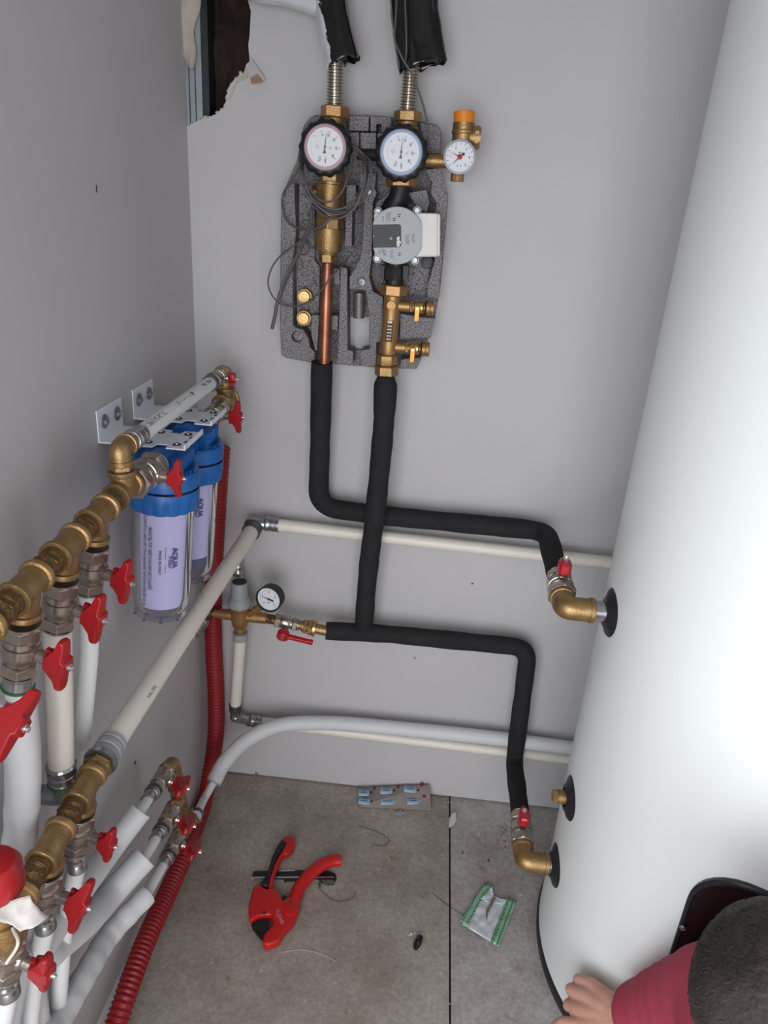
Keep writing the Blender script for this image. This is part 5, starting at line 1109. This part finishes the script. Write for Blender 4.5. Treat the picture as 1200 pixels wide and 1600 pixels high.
# crumbs, drill dust and stray fibres on the floor
def scatter(n, fn, m, nm, label, cat, rmin, rmax):
    b = MB()
    for i in range(n):
        q = fn(); r = random.uniform(rmin, rmax); b.ball(V((q.x, q.y, r * .5)), r, 6, (random.uniform(.7, 1.4), random.uniform(.7, 1.3), .6))
    return tag(obj(nm, b, m), label, cat, kind='stuff')
def nearwall():
    while True:
        q = V((random.uniform(.10, .80), -abs(random.gauss(.01, .035)) - .003, 0))
        return q
scatter(130, nearwall, 'stone', 'plaster_crumbs', 'pale plaster crumbs scattered on the floor along the back wall', 'crumbs', .0006, .0022)
scatter(90, lambda: V((random.uniform(.08, .80), random.uniform(-.62, -.02), 0)), 'stone', 'floor_crumbs', 'pale specks scattered over the concrete floor', 'crumbs', .0005, .0014)
scatter(60, lambda: at(random.gauss(787, 7), random.gauss(1306, 11), Z=0), mat('brown_dust', rgb(110, 84, 52), .9), 'drill_dust', 'brown drill dust spill on the floor left of the lower tank valve', 'dust', .0006, .0016)
scatter(7, lambda: at(random.uniform(690, 810), random.uniform(1290, 1375), Z=0), 'ink', 'dark_specks', 'dark specks on the floor near the tank', 'specks', .001, .0024)
for i, (pp_, lab) in enumerate((([(675, 1395), (700, 1415), (720, 1428), (735, 1436)], 'thin dark fibre on the floor running up to the plastic bag'), ([(560, 1290), (590, 1300), (608, 1312), (600, 1322), (580, 1318)], 'thin curled fibre on the floor below the glue blister'), ([(500, 1390), (515, 1403), (525, 1408), (548, 1405), (557, 1393)], 'thin fibre curl on the floor right of the pipe cutter'), ([(440, 1488), (470, 1484), (500, 1490), (525, 1502)], 'pale fibre on the floor at the foot of the pipe cutter'))):
    b = MB(); b.tube(spline([at(x, y, Z=.0012) for x, y in pp_], 8), .0005, 6); tag(obj('stray_fibre', b, 'hairstrand' if i < 3 else 'scrap'), lab, 'fibre')

# ------------------------------------------------------------------ the crouching person
def remeshed(mb, vox, it=6):
    me = bpy.data.meshes.new('tmp'); me.from_pydata([tuple(v) for v in mb.v], [], mb.f); o = bpy.data.objects.new('tmp', me); COL.objects.link(o)
    r = o.modifiers.new('r', 'REMESH'); r.mode = 'VOXEL'; r.voxel_size = vox; r.use_smooth_shade = True
    s = o.modifiers.new('s', 'SMOOTH'); s.iterations = it; s.factor = .5
    bpy.context.view_layer.update(); out = bpy.data.meshes.new_from_object(o.evaluated_get(bpy.context.evaluated_depsgraph_get())); bpy.data.objects.remove(o)
    out.polygons.foreach_set('use_smooth', [True] * len(out.polygons)); return out
def limb(mb, pts, rs, n=16, k=6):
    P_ = spline(pts, k); R_ = []
    for i in range(len(pts) - 1):
        for j in range(k): R_.append(rs[i] + (rs[i + 1] - rs[i]) * j / k)
    R_.append(rs[-1]); mb.tube(P_, R_, n); mb.ball(P_[0], R_[0], n); mb.ball(P_[-1], R_[-1], n)
HC = deep(1206, 1556, .80)                     # head centre
WR = deep(990, 1592, 1.150)                    # wrist
ELB = deep(1160, 1565, .93)
SHR = V((.865, -1.06, .47))
neck = HC + V((.045, -.10, -.07)); chest = V((1.02, -1.16, .42)); pelvis = V((1.10, -1.34, .24)); SHL = V((1.20, -1.08, .44))
ELBL = V((1.36, -.98, .30)); WRL = V((1.31, -.80, .42))
body = MB(); clothes = MB(); trou = MB()
face = (V((1.03, -.70, .40)) - HC).normalized(); hr, hu = None, None
side = face.cross(Z_).normalized(); crown = side.cross(face).normalized()
# head: skull, jaw, nose, ears, eye sockets by small volumes
body.ball(HC, .092, 24, (.80, 1.02, .98), (side, face, crown)); body.ball(HC + face * .035 - crown * .050, .066, 20, (.86, .85, .95), (side, face, crown)); body.ball(HC + face * .062 - crown * .085, .030, 14)
limb(body, [HC + face * .090 + crown * .000, HC + face * .108 - crown * .028], [.009, .015]); body.ball(HC + face * .088 - crown * .062, .018, 12, (1.5, .8, .6), (side, face, crown))
for sg in (-1, 1):
    body.ball(HC + side * sg * .063 - crown * .034 + face * .004, .026, 14, (.35, .65, 1.05), (side, face, crown)); body.ball(HC + face * .080 + side * sg * .031 - crown * .012, .015, 10)
limb(body, [HC - crown * .06 - face * .02, neck], [.055, .058])
limb(body, [neck, chest, pelvis], [.06, .12, .13]); limb(body, [SHR, ELB], [.05, .042]); limb(body, [ELB, ELB.lerp(WR, .5), WR], [.041, .036, .0265]); limb(body, [SHL, ELBL, WRL], [.05, .04, .026])
# right hand resting on the tank: palm and five fingers
def hp_(px, py, off): return on_tank(px, py, off)
palm_c = deep(940, 1578, 1.205)
k_y = [1534, 1551, 1572, 1598]        # little, ring, middle, index knuckle rows
K = [deep(924, 1536, 1.235), deep(916, 1554, 1.230), deep(913, 1577, 1.226), deep(912, 1600, 1.220)]
for q, r_ in zip(K, (.0105, .0122, .0130, .0128)):
    limb(body, [WR, WR.lerp(q, .5) + FWD * -.004, q], [.022, .0150, r_ * .9])
PIPs = [deep(903, 1529, 1.262), deep(892, 1546, 1.262), deep(889, 1571, 1.256), deep(880, 1599, 1.240)]
DIPs = [deep(902, 1541, 1.287), deep(897, 1553, 1.290), deep(897, 1575, 1.286), deep(868, 1604, 1.262)]
TIP = [deep(912, 1544, 1.283), deep(912, 1558, 1.285), deep(914, 1580, 1.276), deep(866, 1612, 1.285)]
for i in range(4):
    r0 = (.0078, .0098, .0106, .0104)[i]; limb(body, [K[i], PIPs[i]], [r0 * 1.1, r0 * 1.04]); limb(body, [PIPs[i], DIPs[i]], [r0 * 1.04, r0 * .86]); limb(body, [DIPs[i], TIP[i]], [r0 * .86, r0 * .76])
TH = [deep(965, 1618, 1.165), deep(930, 1638, 1.185), deep(900, 1642, 1.22), deep(882, 1640, 1.25)]
limb(body, [WR.lerp(TH[0], .5), TH[0], TH[1]], [.020, .017, .0135]); limb(body, [TH[1], TH[2]], [.0130, .0115]); limb(body, [TH[2], TH[3]], [.0115, .0090])
# left hand holding on the tank front
for i, (a, c) in enumerate(((-.03, .06), (-.01, .075), (.01, .075), (.03, .06))):
    limb(body, [WRL, WRL + V((a, .05, .03)), WRL + V((a * 1.1, .055 + .0, .03 + c * .5))], [.018, .0105, .008])
limb(body, [WRL, WRL + V((-.045, .03, .01)), WRL + V((-.06, .05, .03))], [.018, .011, .009])
KR, KL = V((.99, -.98, .36)), V((1.30, -.96, .34)); FR, FL = V((1.00, -1.24, .08)), V((1.28, -1.22, .08))
for kn_, ft in ((KR, FR), (KL, FL)):
    limb(body, [pelvis + (kn_ - pelvis).normalized() * .05, kn_], [.085, .055]); limb(body, [kn_, ft], [.052, .036]); limb(body, [ft, ft + V((.0, .13, -.035))], [.036, .028])
me = remeshed(body, .0023, 4); person = raw('person', me, M_['skin'], None, V((1.08, -1.15, 0)))
tag(person, 'person with dark hair in a crimson sweater crouching with one hand on the tank', 'person')
# sweater
def co(a, b_, t): return a.lerp(b_, t)
limb(clothes, [neck - crown * .02, chest, pelvis.lerp(chest, .3), pelvis.lerp(chest, -.05)], [.075, .145, .150, .150]); limb(clothes, [chest, SHR], [.10, .072]); limb(clothes, [chest, SHL], [.10, .070])
cuff = ELB.lerp(WR, .93)
def sleeve(mb, A_, B_, C_, r0, r1, r2):
    mb.tube(fillet([A_, B_, C_], .06, 8, .006), None or (lambda t: (r0 + (r1 - r0) * min(1, t * 2)) if t < .5 else (r1 + (r2 - r1) * ((t - .5) * 2)) + .0012 * math.sin(t * 60 + 2 * math.sin(t * 17)) * (1 if t < .93 else 0)), 24)
sleeve(clothes, SHR, ELB, cuff, .076, .078, .050); sleeve(clothes, SHL, ELBL, ELBL.lerp(WRL, .85), .068, .055, .036)
me = remeshed(clothes, .005, 4); sw_ = raw('sweater', me, M_['sweater'], person)
# trousers, shoes
limb(trou, [pelvis.lerp(chest, .12), pelvis], [.150, .155])
for kn_, ft in ((KR, FR), (KL, FL)):
    limb(trou, [pelvis + V(((kn_.x - pelvis.x) * .4, 0, -.01)), kn_], [.105, .072]); limb(trou, [kn_, ft.lerp(kn_, .10)], [.070, .055])
me = remeshed(trou, .007, 4); raw('trousers', me, M_['trousers'], person)
for sg, ft in ((0, FR), (1, FL)):
    b = MB(); limb(b, [V((ft.x, ft.y - .03, .05)), V((ft.x, ft.y + .06, .045)), V((ft.x, ft.y + .17, .034))], [.046, .044, .032]); 
    for v in b.v: v.z = max(v.z, .012)
    sh_ = obj('shoe', b, 'shoe', person, angle=60)
    b = MB(); b.prism([V((ft.x + x, ft.y + y, 0)) for x, y in ((-.035, -.07), (.035, -.07), (.044, .06), (.040, .15), (.02, .20), (-.02, .20), (-.040, .15), (-.044, .06))], (0, 0, .016)); obj('sole', b, 'sole', sh_, bevel=.003)
# hair: cap with fine short tufts
hm = MB(); n = 72; rings = []
for i in range(49):
    th = PI * i / 48; rg = []
    for j in range(n):
        ph = 2 * PI * j / n; dv_ = side * math.sin(th) * math.cos(ph) * .80 + face * math.sin(th) * math.sin(ph) * 1.02 - crown * math.cos(th) * .98
        fr = face.dot(dv_.normalized()); dn_ = -crown.dot(dv_.normalized())
        k2 = 1.12 if not ((fr > .62 and dn_ > -.35) or dn_ > .72) else .86
        nz_ = noise.noise(dv_ * 9) * .035 + noise.noise(dv_ * 28) * .022 + noise.noise(dv_ * 70) * .012
        rg.append(HC + dv_ * .092 * (k2 + nz_))
    rings.append(rg)
hm.ring_surface(rings); hair = obj('hair', hm, 'hair', person, angle=180)
tf = MB(); rnd = random.Random(3)
for i in range(4200):
    th = math.acos(rnd.uniform(-1, 1)); ph = rnd.uniform(0, 2 * PI); dv_ = side * math.sin(th) * math.cos(ph) * .80 + face * math.sin(th) * math.sin(ph) * 1.02 - crown * math.cos(th) * .98; nd = dv_.normalized()
    if (face.dot(nd) > .5 and -crown.dot(nd) > -.42) or -crown.dot(nd) > .55: continue
    p = HC + dv_ * .092 * 1.10; fl_ = (face * .5 - crown * .6 * nd.dot(-face) + V((rnd.uniform(-.4, .4), rnd.uniform(-.4, .4), rnd.uniform(-.4, .4)))); fl_ = (fl_ - nd * fl_.dot(nd)).normalized()
    L = rnd.uniform(.009, .016); e = nd.cross(fl_) * .0009; p2 = p + fl_ * L * .6 + nd * .0020; p3 = p + fl_ * L + nd * .0008
    tf.add([p - e, p + e, p2 + e * .7, p2 - e * .7, p3], [(0, 1, 2, 3), (3, 2, 4)])
tag(obj('hair_tufts', tf, 'hair', hair, smooth=False), kind='stuff')
for sg in (-1, 1):
    q = HC + face * .083 + side * sg * .031 - crown * .010; b = MB(); b.ball(q, .0120, 14); ey = obj('eye', b, 'dial', person); b = MB(); b.ball(q + face * .0100, .0045, 10); obj('iris', b, 'hair', ey)
